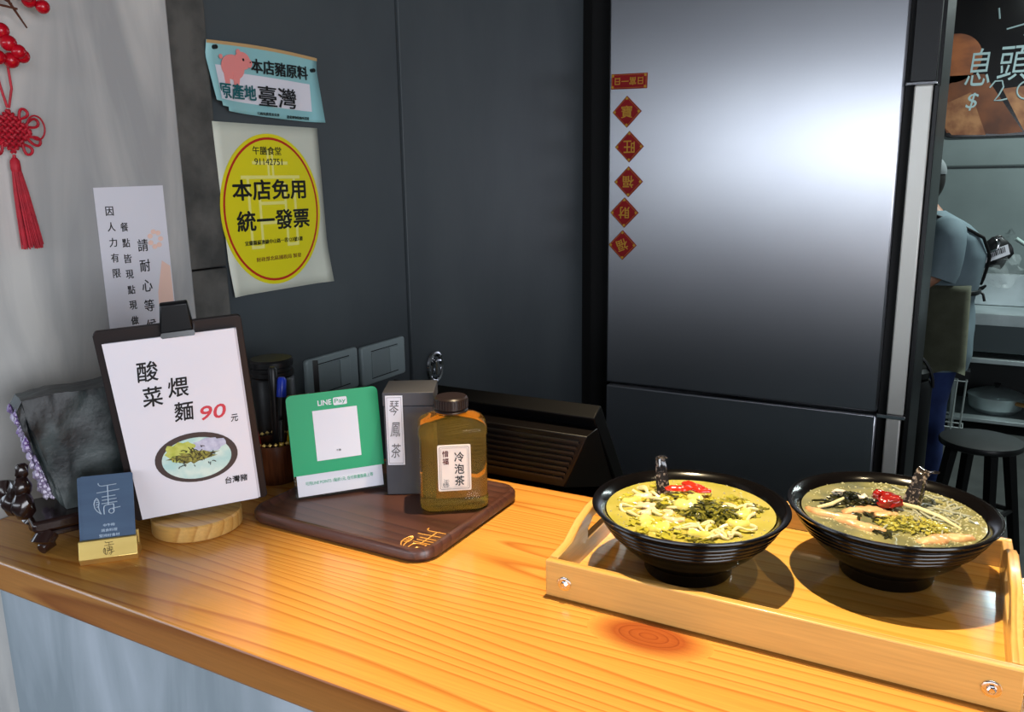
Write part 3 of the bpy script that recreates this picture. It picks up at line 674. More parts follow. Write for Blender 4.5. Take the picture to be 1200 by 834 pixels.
# ================================================================== TEA BOTTLE
bo = thing('tea_bottle', 'square clear bottle of golden cold tea with dark screw cap', 'bottle', (-0.5860, 0.8855, 0.0135), 35.4)
def sq_ring(b, hx, hy, z, r): return [b.verts.new((x, y, z)) for x, y in rrect(-hx, hx, -hy, hy, r, 6)]
def loft(b, specs, cap=True):
    L_ = [sq_ring(b, *s) for s in specs]
    for A, B_ in zip(L_, L_[1:]):
        for i in range(len(A)): j = (i + 1) % len(A); b.faces.new((A[i], A[j], B_[j], B_[i]))
    if cap: b.faces.new(L_[0][::-1]); b.faces.new(L_[-1])
b = bm_new()
W = 0.046; Dp = 0.033
loft(b, [(W - .006, Dp - .006, 0.0, .012), (W - .001, Dp - .001, 0.004, .013), (W, Dp, 0.009, .013), (W, Dp, 0.020, .013), (W - .001, Dp - .001, 0.023, .013), (W - .001, Dp - .001, 0.104, .013), (W, Dp, 0.107, .013), (W, Dp, 0.116, .013), (W - .004, Dp - .003, 0.122, .013), (W - .014, Dp - .008, 0.1275, .0125), (0.0205, 0.0205, 0.131, .0200), (0.0190, 0.0190, 0.137, .0188)])
obj('bottle_shell', b, pet, bo, angle=50)
b = bm_new(); q = 0.0012
loft(b, [(W - .008, Dp - .008, 0.0015, .011), (W - .0025, Dp - .0025, 0.006, .0118), (W - q, Dp - q, 0.010, .0118), (W - q, Dp - q, 0.020, .0118), (W - .0022, Dp - .0022, 0.023, .0118), (W - .0022, Dp - .0022, 0.104, .0118), (W - q, Dp - q, 0.107, .0118), (W - q, Dp - q, 0.1155, .0118), (W - .0055, Dp - .0045, 0.1212, .0115), (W - .016, Dp - .010, 0.1262, .011)])
obj('tea', b, tea_liquid, bo, angle=50)
b = bm_new(); seg = 60
for (z0, z1, rr) in ((0.134, 0.1375, 0.0225), (0.1385, 0.154, 0.0222)):
    lathe(b, [(0, z0), (rr, z0), (rr, z1 - .002), (rr - .002, z1), (0, z1)], 48)
for k in range(36):
    a = 2 * math.pi * k / 36; x, y = 0.0223 * math.cos(a), 0.0223 * math.sin(a); cyl(b, (x, y, 0.1395), (x, y, 0.1505), 0.0007, seg=5)
obj('cap', b, cap_m, bo)
plate('bottle_label', rrect(-0.0215, 0.0225, 0.032, 0.096, 0.002, 3), -Dp + 0.0006, 0.0008, mat('label_paper', (230, 218, 208), 0.6), bo)
b = bm_new()
for rr_, tk in ((0.0026, .0006), (0.0046, .0003)):
    o1 = rrect(-0.0215 + rr_, 0.0225 - rr_, 0.032 + rr_, 0.096 - rr_, 0.002, 3)
    tube(b, [(x, -Dp - 0.0003, z) for x, z in o1], tk / 2, 4, closed=True)
obj('label_border', b, grey_ink, bo)
for i, c_ in enumerate('冷泡茶'): text(c_, 0.0070, 0.079 - 0.0165 * i, 0.0135, bo, ink, w=0.0125, y=-Dp - 0.0004, bold=0.012)
for i, c_ in enumerate('惜福'): text(c_, -0.0110, 0.084 - 0.0105 * i, 0.0085, bo, mat('maroon_ink', (90, 36, 32), 0.6), w=0.008, y=-Dp - 0.0004, bold=0.02)
logo(bo, -0.0105, 0.043, 0.011, -Dp - 0.0004, 0.00025, grey_ink)

# ================================================================== PENS, CANISTER
pc = thing('pen_cup', 'amber brown pen cup with a beaded gold rim between menu and payment sign', 'cup', (-0.905, 0.872, 0.0))
b = bm_new(); lathe(b, [(0, 0.0), (0.030, 0.0), (0.031, 0.003), (0.036, 0.060), (0.036, 0.062), (0.033, 0.062), (0.028, 0.005), (0, 0.005)], 40); obj('cup_body', b, mat('amber_wood', (84, 44, 24), 0.25, col2=(60, 30, 16), scale=40, stretch=(6, 6, .3)), pc)
for k in range(26):
    a = 2 * math.pi * k / 26; b = bm_new(); r = 0.0035
    lathe(b, [(0, -r), (r, 0), (0, r)], 8, (0.035 * math.cos(a), 0.035 * math.sin(a), 0.0655)); obj('rim_bead', b, gold, pc, angle=90)
def pen(x, y, dx, dy, L_, r, m, capm, label, z0=0.007, cp=0.035):
    t = thing('pen', label, 'pen', (-0.905 + x, 0.872 + y, z0))
    d = Vector((dx, dy, 1)).normalized()
    b = bm_new(); tube(b, [(0, 0, 0), tuple(d * 0.006), tuple(d * (L_ - cp))], [r * .4, r, r], 14); obj('barrel', b, m, t)
    b = bm_new(); tube(b, [tuple(d * (L_ - cp)), tuple(d * (L_ - .004)), tuple(d * L_)], [r * 1.12, r * 1.1, r * .7], 14); obj('pen_cap', b, capm, t)
blue_m = mat('blue_plastic', (30, 60, 190), 0.3); yel_m = mat('yellow_plastic', (214, 176, 30), 0.35); red_m = mat('red_plastic', (170, 30, 30), 0.35); pur = mat('purple_plastic', (84, 40, 120), 0.35)
pen(0.008, -0.004, 0.02, 0.12, 0.155, 0.0065, black, blue_m, 'dark pen with a bright blue cap in the pen cup', cp=0.03)
pen(0.014, 0.006, 0.14, 0.10, 0.110, 0.005, yel_m, yel_m, 'short yellow pen leaning right in the pen cup')
pen(-0.012, -0.010, -0.20, -0.05, 0.115, 0.005, red_m, gold, 'red barrelled pen with gold end, leaning left in the pen cup', cp=0.02)
pen(-0.004, 0.014, -0.06, 0.06, 0.150, 0.006, black, pur, 'black pen with purple end at the left of the pen cup', cp=0.02)
pen(0.000, 0.004, 0.0, 0.02, 0.170, 0.006, black, black, 'plain black marker, tallest in the pen cup')
pen(0.018, -0.008, 0.10, -0.02, 0.095, 0.0035, yel_m, black, 'thin yellow pencil with dark tip at the front of the pen cup')
cn = thing('canister', 'black cylindrical canister behind the pens', 'canister', (-1.005, 0.975, 0.0))
b = bm_new(); lathe(b, [(0, 0), (0.034, 0), (0.036, 0.003), (0.036, 0.128), (0.033, 0.132), (0, 0.132)], 40); obj('canister_body', b, black, cn)
b = bm_new(); lathe(b, [(0, 0.1325), (0.034, 0.1325), (0.0365, 0.135), (0.0365, 0.142), (0.034, 0.144), (0.034, 0.149), (0.0365, 0.151), (0.0365, 0.160), (0.034, 0.163), (0, 0.163)], 40); obj('canister_lid', b, black, cn)
b = bm_new(); box(b, -0.0045, 0.0045, -0.002, 0.002, 0, 0.16)
o = obj('black_ruler', b, black, None, bevel=0.0008); o.location = (-0.93, 1.0, 0.0005); o.rotation_euler = (0, 0, R(45)); tag(o, 'thin upright black strip standing behind the green payment sign', 'ruler')

# ================================================================== POS MONITOR BEHIND THE COUNTER
pm = thing('till_monitor', 'black till monitor seen from behind, back vents facing the counter', 'monitor', (-0.62, 1.12, -0.21))
def W3(x, y, z): return (x + 0.62, y - 1.12, z + 0.21)
b = bm_new()   # outer shell, leaning
hexa(b, [W3(-0.83, 1.055, 0.108), W3(-0.45, 1.055, 0.108), W3(-0.45, 1.215, -0.12), W3(-0.83, 1.215, -0.12), W3(-0.83, 1.080, 0.122), W3(-0.45, 1.080, 0.122), W3(-0.45, 1.240, -0.106), W3(-0.83, 1.240, -0.106)])
obj('screen_housing', b, mat('monitor_black', (6, 6, 8), 0.5, spec=0.12), pm, bevel=0.002)
b = bm_new()
hexa(b, [W3(-0.79, 1.034, 0.086), W3(-0.452, 1.034, 0.086), W3(-0.489, 1.034, 0.002), W3(-0.75, 1.034, 0.002), W3(-0.81, 1.068, 0.090), W3(-0.45, 1.068, 0.090), W3(-0.455, 1.150, -0.03), W3(-0.80, 1.150, -0.03)])
obj('rear_cover', b, mat('vent_plastic', (11, 8, 8), 0.35, spec=0.3), pm, bevel=0.0015)
for k in range(8):
    z = 0.074 - 0.0085 * k; xr = -0.4565 - 0.0037 * (k + 1) - 0.004; b = bm_new(); box(b, -0.77 + 0.62, xr + 0.62, 1.0315 - 1.12, 1.0345 - 1.12, z + 0.21, z + 0.2135); obj('vent_slat', b, black, pm)
b = bm_new(); hexa(b, [W3(-0.72, 1.20, -0.06), W3(-0.56, 1.20, -0.06), W3(-0.54, 1.14, -0.20), W3(-0.74, 1.14, -0.20), W3(-0.72, 1.23, -0.06), W3(-0.56, 1.23, -0.06), W3(-0.54, 1.25, -0.20), W3(-0.74, 1.25, -0.20)]); obj('monitor_neck', b, black, pm)
b = bm_new(); prism(b, rrect(-0.13 - 0.02, 0.13 - 0.02, 0.0, 0.011, 0.004), -0.06, 0.16); obj('monitor_foot', b, black, pm)
print('left items done')

# ================================================================== SERVING TRAY
tr = thing('serving_tray', 'bamboo serving tray with raised sides and handle holes carrying two bowls', 'tray', (-0.147, 0.737, 0.0))
LX = 0.224
b = bm_new(); box(b, -LX + 0.010, LX - 0.010, 0.011, 0.279, 0.004, 0.0105); obj('tray_floor', b, tray_floor_m, tr)
for nm, y0 in (('front_board', 0.0), ('back_board', 0.280)):
    b = bm_new(); prism(b, [(-LX, 0.0015), (LX, 0.0015), (LX, 0.043), (-LX, 0.043)], y0, y0 + 0.010); obj(nm, b, bamboo, tr, bevel=0.0015)
for sx in (-1, 1):
    b = bm_new()
    out = [(0.0, 0.0), (0.268, 0.0), (0.268, 0.041), (0.235, 0.044), (0.205, 0.058), (0.175, 0.066), (0.094, 0.066), (0.064, 0.058), (0.034, 0.044), (0.0, 0.041)]
    hole = [(0.185, 0.030), (0.185, 0.042), (0.170, 0.052), (0.098, 0.052), (0.083, 0.042), (0.083, 0.030)]
    x0, x1 = (sx * LX - 0.0, sx * LX - sx * 0.010)
    y0 = 0.0112
    # strip faces around the hole
    for xx in (x0, x1):
        ov = [b.verts.new((xx, y0 + p[0], p[1] + 0.002)) for p in out]; hv = [b.verts.new((xx, y0 + p[0], p[1] + 0.002)) for p in hole]
        b.faces.new([ov[0], ov[1], ov[2], ov[3], hv[0], hv[5], ov[8], ov[9]][:8])
        b.faces.new([ov[3], ov[4], ov[5], hv[2], hv[1], hv[0]]); b.faces.new([ov[5], ov[6], hv[3], hv[2]]); b.faces.new([ov[6], ov[7], ov[8], hv[5], hv[4], hv[3]])
        if xx == x0: O0, H0 = ov, hv
        else:
            for A, B_ in ((O0, ov), (H0, hv)):
                for i in range(len(A)): j = (i + 1) % len(A); b.faces.new((A[i], A[j], B_[j], B_[i]))
    obj('handle_board', b, bamboo_y, tr, bevel=0.0012)
for x in (-0.201, 0.201):
    b = bm_new(); lathe(b, [(0, 0.0), (0.0080, 0.0), (0.0078, 0.001), (0.0055, 0.0018), (0.0040, 0.0014), (0, 0.0014)], 24)
    lathe(b, [(0.0036, 0.001), (0.0036, 0.0032), (0.0026, 0.004), (0, 0.0038)], 6)
    o = obj('bolt', b, chrome, tr); o.matrix_local = Matrix.Translation((x, 0.0001, 0.020)) @ Matrix.Rotation(R(90), 4, 'X')
for x in (-0.19, 0.19):
    for y in (0.03, 0.26):
        b = bm_new(); cyl(b, (x, y, 0.0), (x, y, 0.0039), 0.007, seg=16); obj('foot_pad', b, black, tr)

# ================================================================== BOWLS
def bowl(loc, label):
    b = bm_new()
    prof = [(0, 0.004), (0.040, 0.004), (0.042, 0.0), (0.049, 0.0), (0.0505, 0.003), (0.0495, 0.012), (0.054, 0.0165), (0.066, 0.025), (0.080, 0.037), (0.090, 0.0485)]
    # turned ribs below the rim
    for (r, z) in ((0.0905, 0.049), (0.0945, 0.0545), (0.0983, 0.060), (0.1015, 0.0655)):
        prof += [(r + 0.0018, z + 0.0004), (r + 0.0028, z + 0.0022), (r + 0.0020, z + 0.0042), (r + 0.0014, z + 0.0052)]
    prof += [(0.1065, 0.0725), (0.1105, 0.0765), (0.1125, 0.0785), (0.1120, 0.0800), (0.1085, 0.0800), (0.1040, 0.0775), (0.0990, 0.0735), (0.092, 0.064), (0.078, 0.045), (0.055, 0.026), (0.03, 0.018), (0, 0.016)]
    prof = [(r_ * 0.975, z_) for r_, z_ in prof]; lathe(b, prof, 96); o = obj('ramen_bowl', b, glaze, None, angle=60); o.location = loc
    tag(o, label, 'bowl', 'black noodle bowls on the bamboo tray')
B1 = (-0.246, 0.852, 0.0108); B2 = (-0.0455, 0.944, 0.0108)
bowl(B1, 'ribbed black bowl of yellow noodle soup, nearer the payment sign'); bowl(B2, 'ribbed black bowl of clear soup topped with a dark red fruit')
ZS = 0.0715; RS = 0.0937
def broth_mesh(seed, amp):
    b = bm_new(); nr = 26; seg = 72; rings = []
    for i in range(nr + 1):
        r = RS * i / nr
        if i == 0: rings.append([b.verts.new((0, 0, ZS + amp * noise.noise(Vector((seed, 0, 0)))))]); continue
        rings.append([b.verts.new((r * math.cos(2*math.pi*k/seg), r * math.sin(2*math.pi*k/seg), ZS + (amp * noise.noise(Vector((r * math.cos(2*math.pi*k/seg) * 60 + seed, r * math.sin(2*math.pi*k/seg) * 60, 0))) if i < nr else 0))) for k in range(seg)])
    for i in range(nr):
        A, B_ = rings[i], rings[i + 1]
        for k in range(seg):
            l = (k + 1) % seg
            if len(A) == 1: b.faces.new((A[0], B_[k], B_[l]))
            else: b.faces.new((A[k], A[l], B_[l], B_[k]))
    # body of liquid beneath
    low = [b.verts.new((0.080 * math.cos(2*math.pi*k/seg), 0.080 * math.sin(2*math.pi*k/seg), 0.052)) for k in range(seg)]
    for k in range(seg): l = (k + 1) % seg; b.faces.new((rings[-1][l], rings[-1][k], low[k], low[l]))
    b.faces.new(low[::-1]); return b
def curl_tube(b, cx, cy, z, size, r, turns, seed, seg=6):
    rnd = random.Random(seed); a = rnd.random() * 6.28; x, y = cx, cy; pts = []; da = rnd.uniform(-.5, .5)
    for k in range(int(turns)):
        pts.append((x, y, z + r * 1.2 * math.sin(k * 0.7 + seed)))
        a += da + rnd.uniform(-.25, .25)
        if k % 6 == 5: da = rnd.uniform(-.6, .6)
        x += size * math.cos(a); y += size * math.sin(a)
        if math.hypot(x, y) > 0.084: a = math.atan2(-y, -x) + rnd.uniform(-.4, .4); x *= 0.97; y *= 0.97
    tube(b, pts, r, seg)
def leaf_bits(b, cx, cy, sx, sy, n, z, seed, w=(0.002, 0.005), l=(0.006, 0.018), lift=0.006):
    rnd = random.Random(seed)
    for k in range(n):
        rr = math.sqrt(rnd.random()); a = rnd.random() * 6.28
        x, y = cx + sx * rr * math.cos(a), cy + sy * rr * math.sin(a)
        if math.hypot(x, y) > 0.089: continue
        zz = z + lift * (1 - rr * rr) * rnd.uniform(0.2, 1) + 0.0008
        t = rnd.random() * 6.28; L_ = rnd.uniform(*l); W_ = rnd.uniform(*w); c1, s1 = math.cos(t), math.sin(t); bend = rnd.uniform(-.7, .7); up = rnd.uniform(-0.3, 0.5)
        prev = None
        for i in range(5):
            q = i / 4; px = L_ * (q - .5); py = bend * L_ * (q - .5) ** 2 * 2; hz = 0.25 * L_ * math.sin(q * 3.1) * up; ww = W_ * (0.4 + 0.6 * math.sin(math.pi * min(max(q, .1), .9))) / 2
            tw = rnd.uniform(-0.4, 0.4)
            v0 = b.verts.new((x + px * c1 - (py - ww) * s1, y + px * s1 + (py - ww) * c1, zz + hz - ww * tw)); v1 = b.verts.new((x + px * c1 - (py + ww) * s1, y + px * s1 + (py + ww) * c1, zz + hz + ww * tw + 0.0006))
            v2 = b.verts.new((v1.co.x, v1.co.y, v1.co.z - 0.0009)); v3 = b.verts.new((v0.co.x, v0.co.y, v0.co.z - 0.0009)); cur = (v0, v1, v2, v3)
            if prev:
                for u in range(4): w_ = (u + 1) % 4; b.faces.new((prev[u], prev[w_], cur[w_], cur[u]))
            else: b.faces.new(cur)
            prev = cur
        b.faces.new(prev[::-1])
def slab(b, cx, cy, z, L_, W_, rot, seed, bend=0.5, th=0.0022):
    """ragged slice of meat: bent tapering strip with an uneven top"""
    rnd = random.Random(seed); nx, ny = 14, 6; c1, s1 = math.cos(rot), math.sin(rot); top = []; bot = []
    for i in range(nx + 1):
        q = i / nx * 2 - 1; rt_, rb_ = [], []
        for j in range(ny + 1):
            v = j / ny * 2 - 1; wd = W_ * (1 - 0.75 * q * q) ** 0.5 * (1 + 0.15 * math.sin(q * 5 + seed))
            x, y = L_ * q, v * wd + bend * L_ * q * q
            X_, Y_ = cx + x * c1 - y * s1, cy + x * s1 + y * c1
            rr = math.hypot(X_, Y_)
            if rr > 0.091: X_, Y_ = X_ * 0.091 / rr, Y_ * 0.091 / rr
            h = th * (1 - abs(v) ** 3) * (1 - abs(q) ** 5) * (1 + 0.7 * noise.noise(Vector((x * 180, y * 180, seed))))
            rt_.append(b.verts.new((X_, Y_, z + h))); rb_.append(b.verts.new((X_, Y_, z - th * 0.6)))
        top.append(rt_); bot.append(rb_)
    for i in range(nx):
        for j in range(ny):
            b.faces.new((top[i][j], top[i+1][j], top[i+1][j+1], top[i][j+1])); b.faces.new((bot[i][j+1], bot[i+1][j+1], bot[i+1][j], bot[i][j]))
    for i in range(nx): b.faces.new((top[i+1][0], top[i][0], bot[i][0], bot[i+1][0])); b.faces.new((top[i][ny], top[i+1][ny], bot[i+1][ny], bot[i][ny]))
    for j in range(ny): b.faces.new((top[0][j], top[0][j+1], bot[0][j+1], bot[0][j])); b.faces.new((top[nx][j+1], top[nx][j], bot[nx][j], bot[nx][j+1]))
VU = Vector((0.28, -0.96)); VR = Vector((0.96, 0.28))       # towards the photographer / to his right, in plan
def P(r, d): return (r * VR.x + d * VU.x, r * VR.y + d * VU.y)   # r right, d towards the viewer

s1 = thing('noodle_soup', 'cloudy yellow noodle soup with chopped pickled greens and red chilli on top', 'soup', B1)
b = broth_mesh(1, 0.0006); obj('broth', b, mat('yellow_broth', (180, 168, 88), 0.12, col2=(164, 156, 66), scale=26, sss=0.2, coat=0.5), s1, angle=80)
nm = mat('noodle', (220, 206, 156), 0.25, sss=0.15, coat=0.4)
spots = [P(0.018, 0.058), P(0.030, 0.050), P(0.000, 0.062), P(0.040, 0.044), P(0.022, 0.040), P(-0.060, 0.012), P(0.050, 0.060), P(-0.028, -0.020), P(-0.010, -0.030), P(-0.020, -0.010), P(0.045, -0.012), P(0.062, 0.028), P(-0.068, 0.020)]
for k, (x, y) in enumerate(spots):
    b = bm_new(); curl_tube(b, x, y, ZS + 0.0016, 0.0034, 0.0019, 24 + (k * 7) % 14, 30 + k, 8); obj('noodle', b, nm, s1)
b = bm_new(); leaf_bits(b, *P(0.022, 0.008), 0.034, 0.026, 240, ZS, 5, lift=0.014); leaf_bits(b, *P(-0.020, -0.004), 0.030, 0.012, 40, ZS, 6, lift=0.002); leaf_bits(b, *P(0.0, 0.078), 0.03, 0.006, 14, ZS, 7, lift=0.001); leaf_bits(b, *P(0.07, -0.01), 0.014, 0.02, 16, ZS, 8, lift=0.001)
o = obj('pickled_greens', b, mat('pickled_green', (134, 128, 46), 0.2, col2=(62, 62, 24), scale=70, coat=0.5), s1, angle=70); o['kind'] = 'stuff'
b = bm_new(); leaf_bits(b, *P(-0.005, -0.02), 0.030, 0.020, 60, ZS, 15, w=(.003, .007), lift=0.010); leaf_bits(b, *P(-0.03, 0.058), 0.04, 0.022, 40, ZS, 16, w=(.004, .008), lift=0.002); leaf_bits(b, *P(0.05, -0.03), 0.02, 0.016, 26, ZS, 17, lift=0.004); leaf_bits(b, 0, 0, 0.08, 0.08, 110, ZS, 18, w=(.003, .007), lift=0.0015)
o = obj('pale_mustard_stems', b, mat('mustard_stem', (180, 170, 60), 0.2, col2=(156, 150, 50), scale=60, coat=0.5, sss=0.1), s1, angle=70); o['kind'] = 'stuff'
pkm = mat('pale_pork', (220, 178, 140), 0.3, col2=(232, 206, 170), scale=50, coat=0.3)
for k, (r_, d_, L_, W_, ro) in enumerate(((-0.048, 0.000, 0.012, 0.007, 0.3), (-0.044, 0.016, 0.013, 0.006, 1.2), (-0.052, -0.028, 0.011, 0.006, 0.7), (-0.022, 0.018, 0.011, 0.006, 1.9), (0.048, -0.014, 0.012, 0.006, 2.4), (-0.016, 0.035, 0.012, 0.006, 0.3))):
    b = bm_new(); slab(b, *P(r_, d_), ZS + 0.001, L_, W_, ro, k + 3, 0.4, 0.003); obj('pork_slice', b, pkm, s1, angle=70)
ylp = mat('yellow_cabbage', (206, 190, 84), 0.22, col2=(216, 206, 130), scale=40, coat=0.4, sss=0.1)
for k, (r_, d_, L_, W_, ro) in enumerate(((0.0, 0.0, 0.017, 0.012, 0.5), (0.008, -0.016, 0.014, 0.009, 2.2), (-0.030, 0.060, 0.014, 0.009, 0.8), (-0.045, 0.045, 0.016, 0.009, 2.0), (0.052, 0.034, 0.014, 0.008, 0.4), (0.060, 0.004, 0.013, 0.008, 1.4), (-0.064, -0.012, 0.013, 0.007, 1.0), (0.012, 0.070, 0.015, 0.007, 0.2), (-0.03, -0.045, 0.013, 0.007, 0.5))):
    b = bm_new(); slab(b, *P(r_, d_), ZS + (0.006 if k < 2 else 0.0008), L_, W_, ro, k + 30, 0.3, 0.005); obj('cabbage_piece', b, ylp, s1, angle=70)
red = mat('red_chilli', (206, 44, 22), 0.18, coat=0.6)
for k, (r_, d_, L_, ro) in enumerate(((-0.012, -0.030, 0.016, 0.55), (0.002, -0.048, 0.014, -0.2), (0.012, -0.040, 0.012, 0.1))):
    b = bm_new(); slab(b, *P(r_, d_), ZS + 0.013 - 0.002 * k, L_, 0.0055, ro, k + 50, 0.2, 0.003); obj('chilli_slice', b, red, s1, angle=70)
drop = mat('oil_drop', (240, 236, 190), 0.03, trans=0.6, ior=1.3)
def bubbles(par, n, seed, area_fn, rmax=0.0018):
    b = bm_new(); rnd = random.Random(seed)
    for k in range(n):
        x, y = area_fn(rnd); r = rnd.uniform(0.0006, rmax)
        if math.hypot(x, y) > 0.0935: continue
        lathe(b, [(r, 0), (r * .8, r * .5), (r * .4, r * .8), (0, r * .9)], 8, (x, y, ZS + 0.0003))
    o = obj('bubbles', b, drop, par, angle=80); o['kind'] = 'stuff'
bubbles(s1, 130, 3, lambda g: (lambda a, r: (r * math.cos(a), r * math.sin(a)))(g.random() * 6.28, 0.094 * math.sqrt(g.random())))

s2_ = thing('clear_soup', 'glossy clear noodle soup with pale meat strips, greens and one dark red fruit', 'soup', B2)
b = broth_mesh(9, 0.0008); obj('broth', b, mat('clear_broth', (140, 136, 92), 0.06, col2=(104, 106, 80), scale=30, coat=0.8), s2_, angle=80)
gl = mat('glass_noodle', (196, 198, 176), 0.1, trans=0.4, coat=0.6)
for k in range(16):
    x, y = P(random.uniform(0.01, 0.075), random.uniform(-0.05, 0.03)); b = bm_new(); curl_tube(b, x, y, ZS + 0.0009, 0.0055, 0.0011, 16, 70 + k); obj('glass_noodle', b, gl, s2_)
b = bm_new(); tube(b, [(*P(-0.078, 0.004), ZS + .002), (*P(-0.062, -0.004), ZS + .004), (*P(-0.046, -0.022), ZS + .005)], [0.0018, 0.0022, 0.0016], 8); obj('bean_sprout', b, nm, s2_)
b = bm_new(); tube(b, [(*P(0.010, -0.022), ZS + .004), (*P(0.030, -0.010), ZS + .004), (*P(0.048, 0.010), ZS + .003), (*P(0.062, 0.036), ZS + .001)], [0.0022, 0.0024, 0.0022, 0.0014], 8); obj('bean_sprout', b, nm, s2_)
cm = mat('poached_meat', (214, 172, 126), 0.3, col2=(190, 140, 98), scale=60, coat=0.3, bump=0.4)
for k, (r_, d_, L_, W_, ro, bd) in enumerate(((-0.066, 0.020, 0.030, 0.007, -0.35, 0.25), (-0.040, 0.042, 0.028, 0.008, -0.55, 0.1), (-0.028, -0.002, 0.026, 0.008, 0.25, -0.2), (0.030, 0.066, 0.022, 0.009, 0.55, 0.1), (0.052, 0.058, 0.018, 0.008, 0.1, 0.2), (-0.006, 0.010, 0.014, 0.006, 0.2, 0.1))):
    b = bm_new(); slab(b, *P(r_, d_), ZS + 0.0003, L_, W_, ro + 0.28, k + 80, bd, 0.0036); obj('meat_strip', b, cm, s2_, angle=70)
b = bm_new(); leaf_bits(b, *P(0.014, 0.034), 0.036, 0.024, 190, ZS, 21, w=(.002, .005), l=(.004, .011), lift=0.006)
o = obj('chopped_mustard', b, mat('chopped_mustard', (172, 162, 70), 0.2, col2=(140, 134, 58), scale=80, coat=0.5, sss=0.1), s2_, angle=70); o['kind'] = 'stuff'
b = bm_new(); leaf_bits(b, *P(-0.034, -0.028), 0.024, 0.014, 60, ZS, 23, lift=0.010); leaf_bits(b, *P(-0.026, 0.020), 0.018, 0.010, 16, ZS, 24, lift=0.003); leaf_bits(b, *P(-0.02, 0.060), 0.010, 0.008, 10, ZS, 25, lift=0.003); leaf_bits(b, *P(-0.05, -0.02), 0.03, 0.02, 24, ZS, 26, lift=0.003)
o = obj('dark_herb_leaves', b, mat('dark_herb', (46, 46, 22), 0.2, col2=(26, 28, 14), scale=60, coat=0.5), s2_, angle=70); o['kind'] = 'stuff'
b = bm_new(); blob(b, (*P(-0.048, -0.042), ZS + 0.004), (0.008, 0.006, 0.004), 0.5, 4, 2, 0, 3); blob(b, (*P(-0.024, -0.028), ZS + 0.005), (0.006, 0.005, 0.004), 0.5, 4, 2, 0, 5); obj('garlic_piece', b, mat('pale_garlic', (206, 196, 184), 0.3), s2_)
jm = mat('red_date', (136, 22, 14), 0.12, coat=0.8)
b = bm_new(); blob(b, (*P(0.001, -0.012), ZS + 0.009), (0.014, 0.010, 0.008), 0.5, 3.4, 3, 0.4, 2); blob(b, (*P(-0.010, -0.020), ZS + 0.013), (0.006, 0.007, 0.007), 0.5, 3, 2, 0, 9); obj('red_fruit', b, jm, s2_)
bubbles(s2_, 420, 5, lambda g: (lambda a, r: (r * math.cos(a), r * math.sin(a)))(g.uniform(-1.2, 1.9), 0.094 * math.sqrt(g.random())), 0.0016)
bubbles(s2_, 200, 6, lambda g: (lambda a, r: (r * math.cos(a), r * math.sin(a)))(g.random() * 6.28, 0.094 * g.uniform(.6, 1)), 0.0014)

def spoon(loc, rotz, label, hook, wide=1.0):
    t = thing('soup_spoon', label, 'spoon', loc, rotz, 'spoons in the soup bowls')
    # local x: from the spoon's bowl towards the handle end
    b = bm_new(); path = [(-0.012, 0, -0.022), (0.0, 0, -0.006), (0.010, 0, 0.010), (0.018, 0, 0.026), (0.022, 0, 0.036)] + hook
    n = len(path); prev = None
    for i, p in enumerate(path):
        w_ = (0.0068 + 0.0012 * math.sin(i * 1.1)) * wide; c_ = Vector(p); tdir = (Vector(path[min(i+1, n-1)]) - Vector(path[max(i-1, 0)])).normalized(); nrm = Vector((-tdir.z, 0, tdir.x))
        ring = []
        for (u, v) in ((-1, .35), (-.5, -.1), (0, -.25), (.5, -.1), (1, .35), (1, .85), (.5, .35), (0, .2), (-.5, .35), (-1, .85)):
            ring.append(b.verts.new(c_ + Vector((0, u * w_, 0)) + nrm * v * 0.0042))
        if prev:
            for k in range(10): l = (k + 1) % 10; b.faces.new((prev[k], prev[l], ring[l], ring[k]))
        else: b.faces.new(ring[::-1])
        prev = ring
    b.faces.new(prev); obj('spoon_handle', b, mat('black_painted_glints', (34, 30, 28), 0.12, col2=(140, 126, 116), scale=260, contrast=(.52, .66), coat=0.8), t)  # pale specks in the colour stand for reflections on black plastic
    b = bm_new(); lathe(b, [(0, -0.004), (0.012, -0.001), (0.019, 0.006), (0.0195, 0.0066), (0.0175, 0.006), (0.011, 0.0008), (0, -0.002)], 28, (-0.030, 0, -0.040)); obj('spoon_scoop', b, glaze, t)
spoon((B1[0] - 0.038, B1[1] + 0.024, B1[2] + ZS + 0.002), 124, 'dark spoon handle hooked over the back rim of the yellow soup bowl', [(0.0215, 0, 0.041), (0.016, 0, 0.043)])
spoon((B2[0] + 0.016, B2[1] + 0.022, B2[2] + ZS - 0.004), 62, 'dark spoon handle with painted reflection specks standing against the back of the clear soup bowl', [(0.026, 0, 0.040), (0.032, 0, 0.041), (0.038, 0, 0.0385)], 1.35)
print('bowls done')

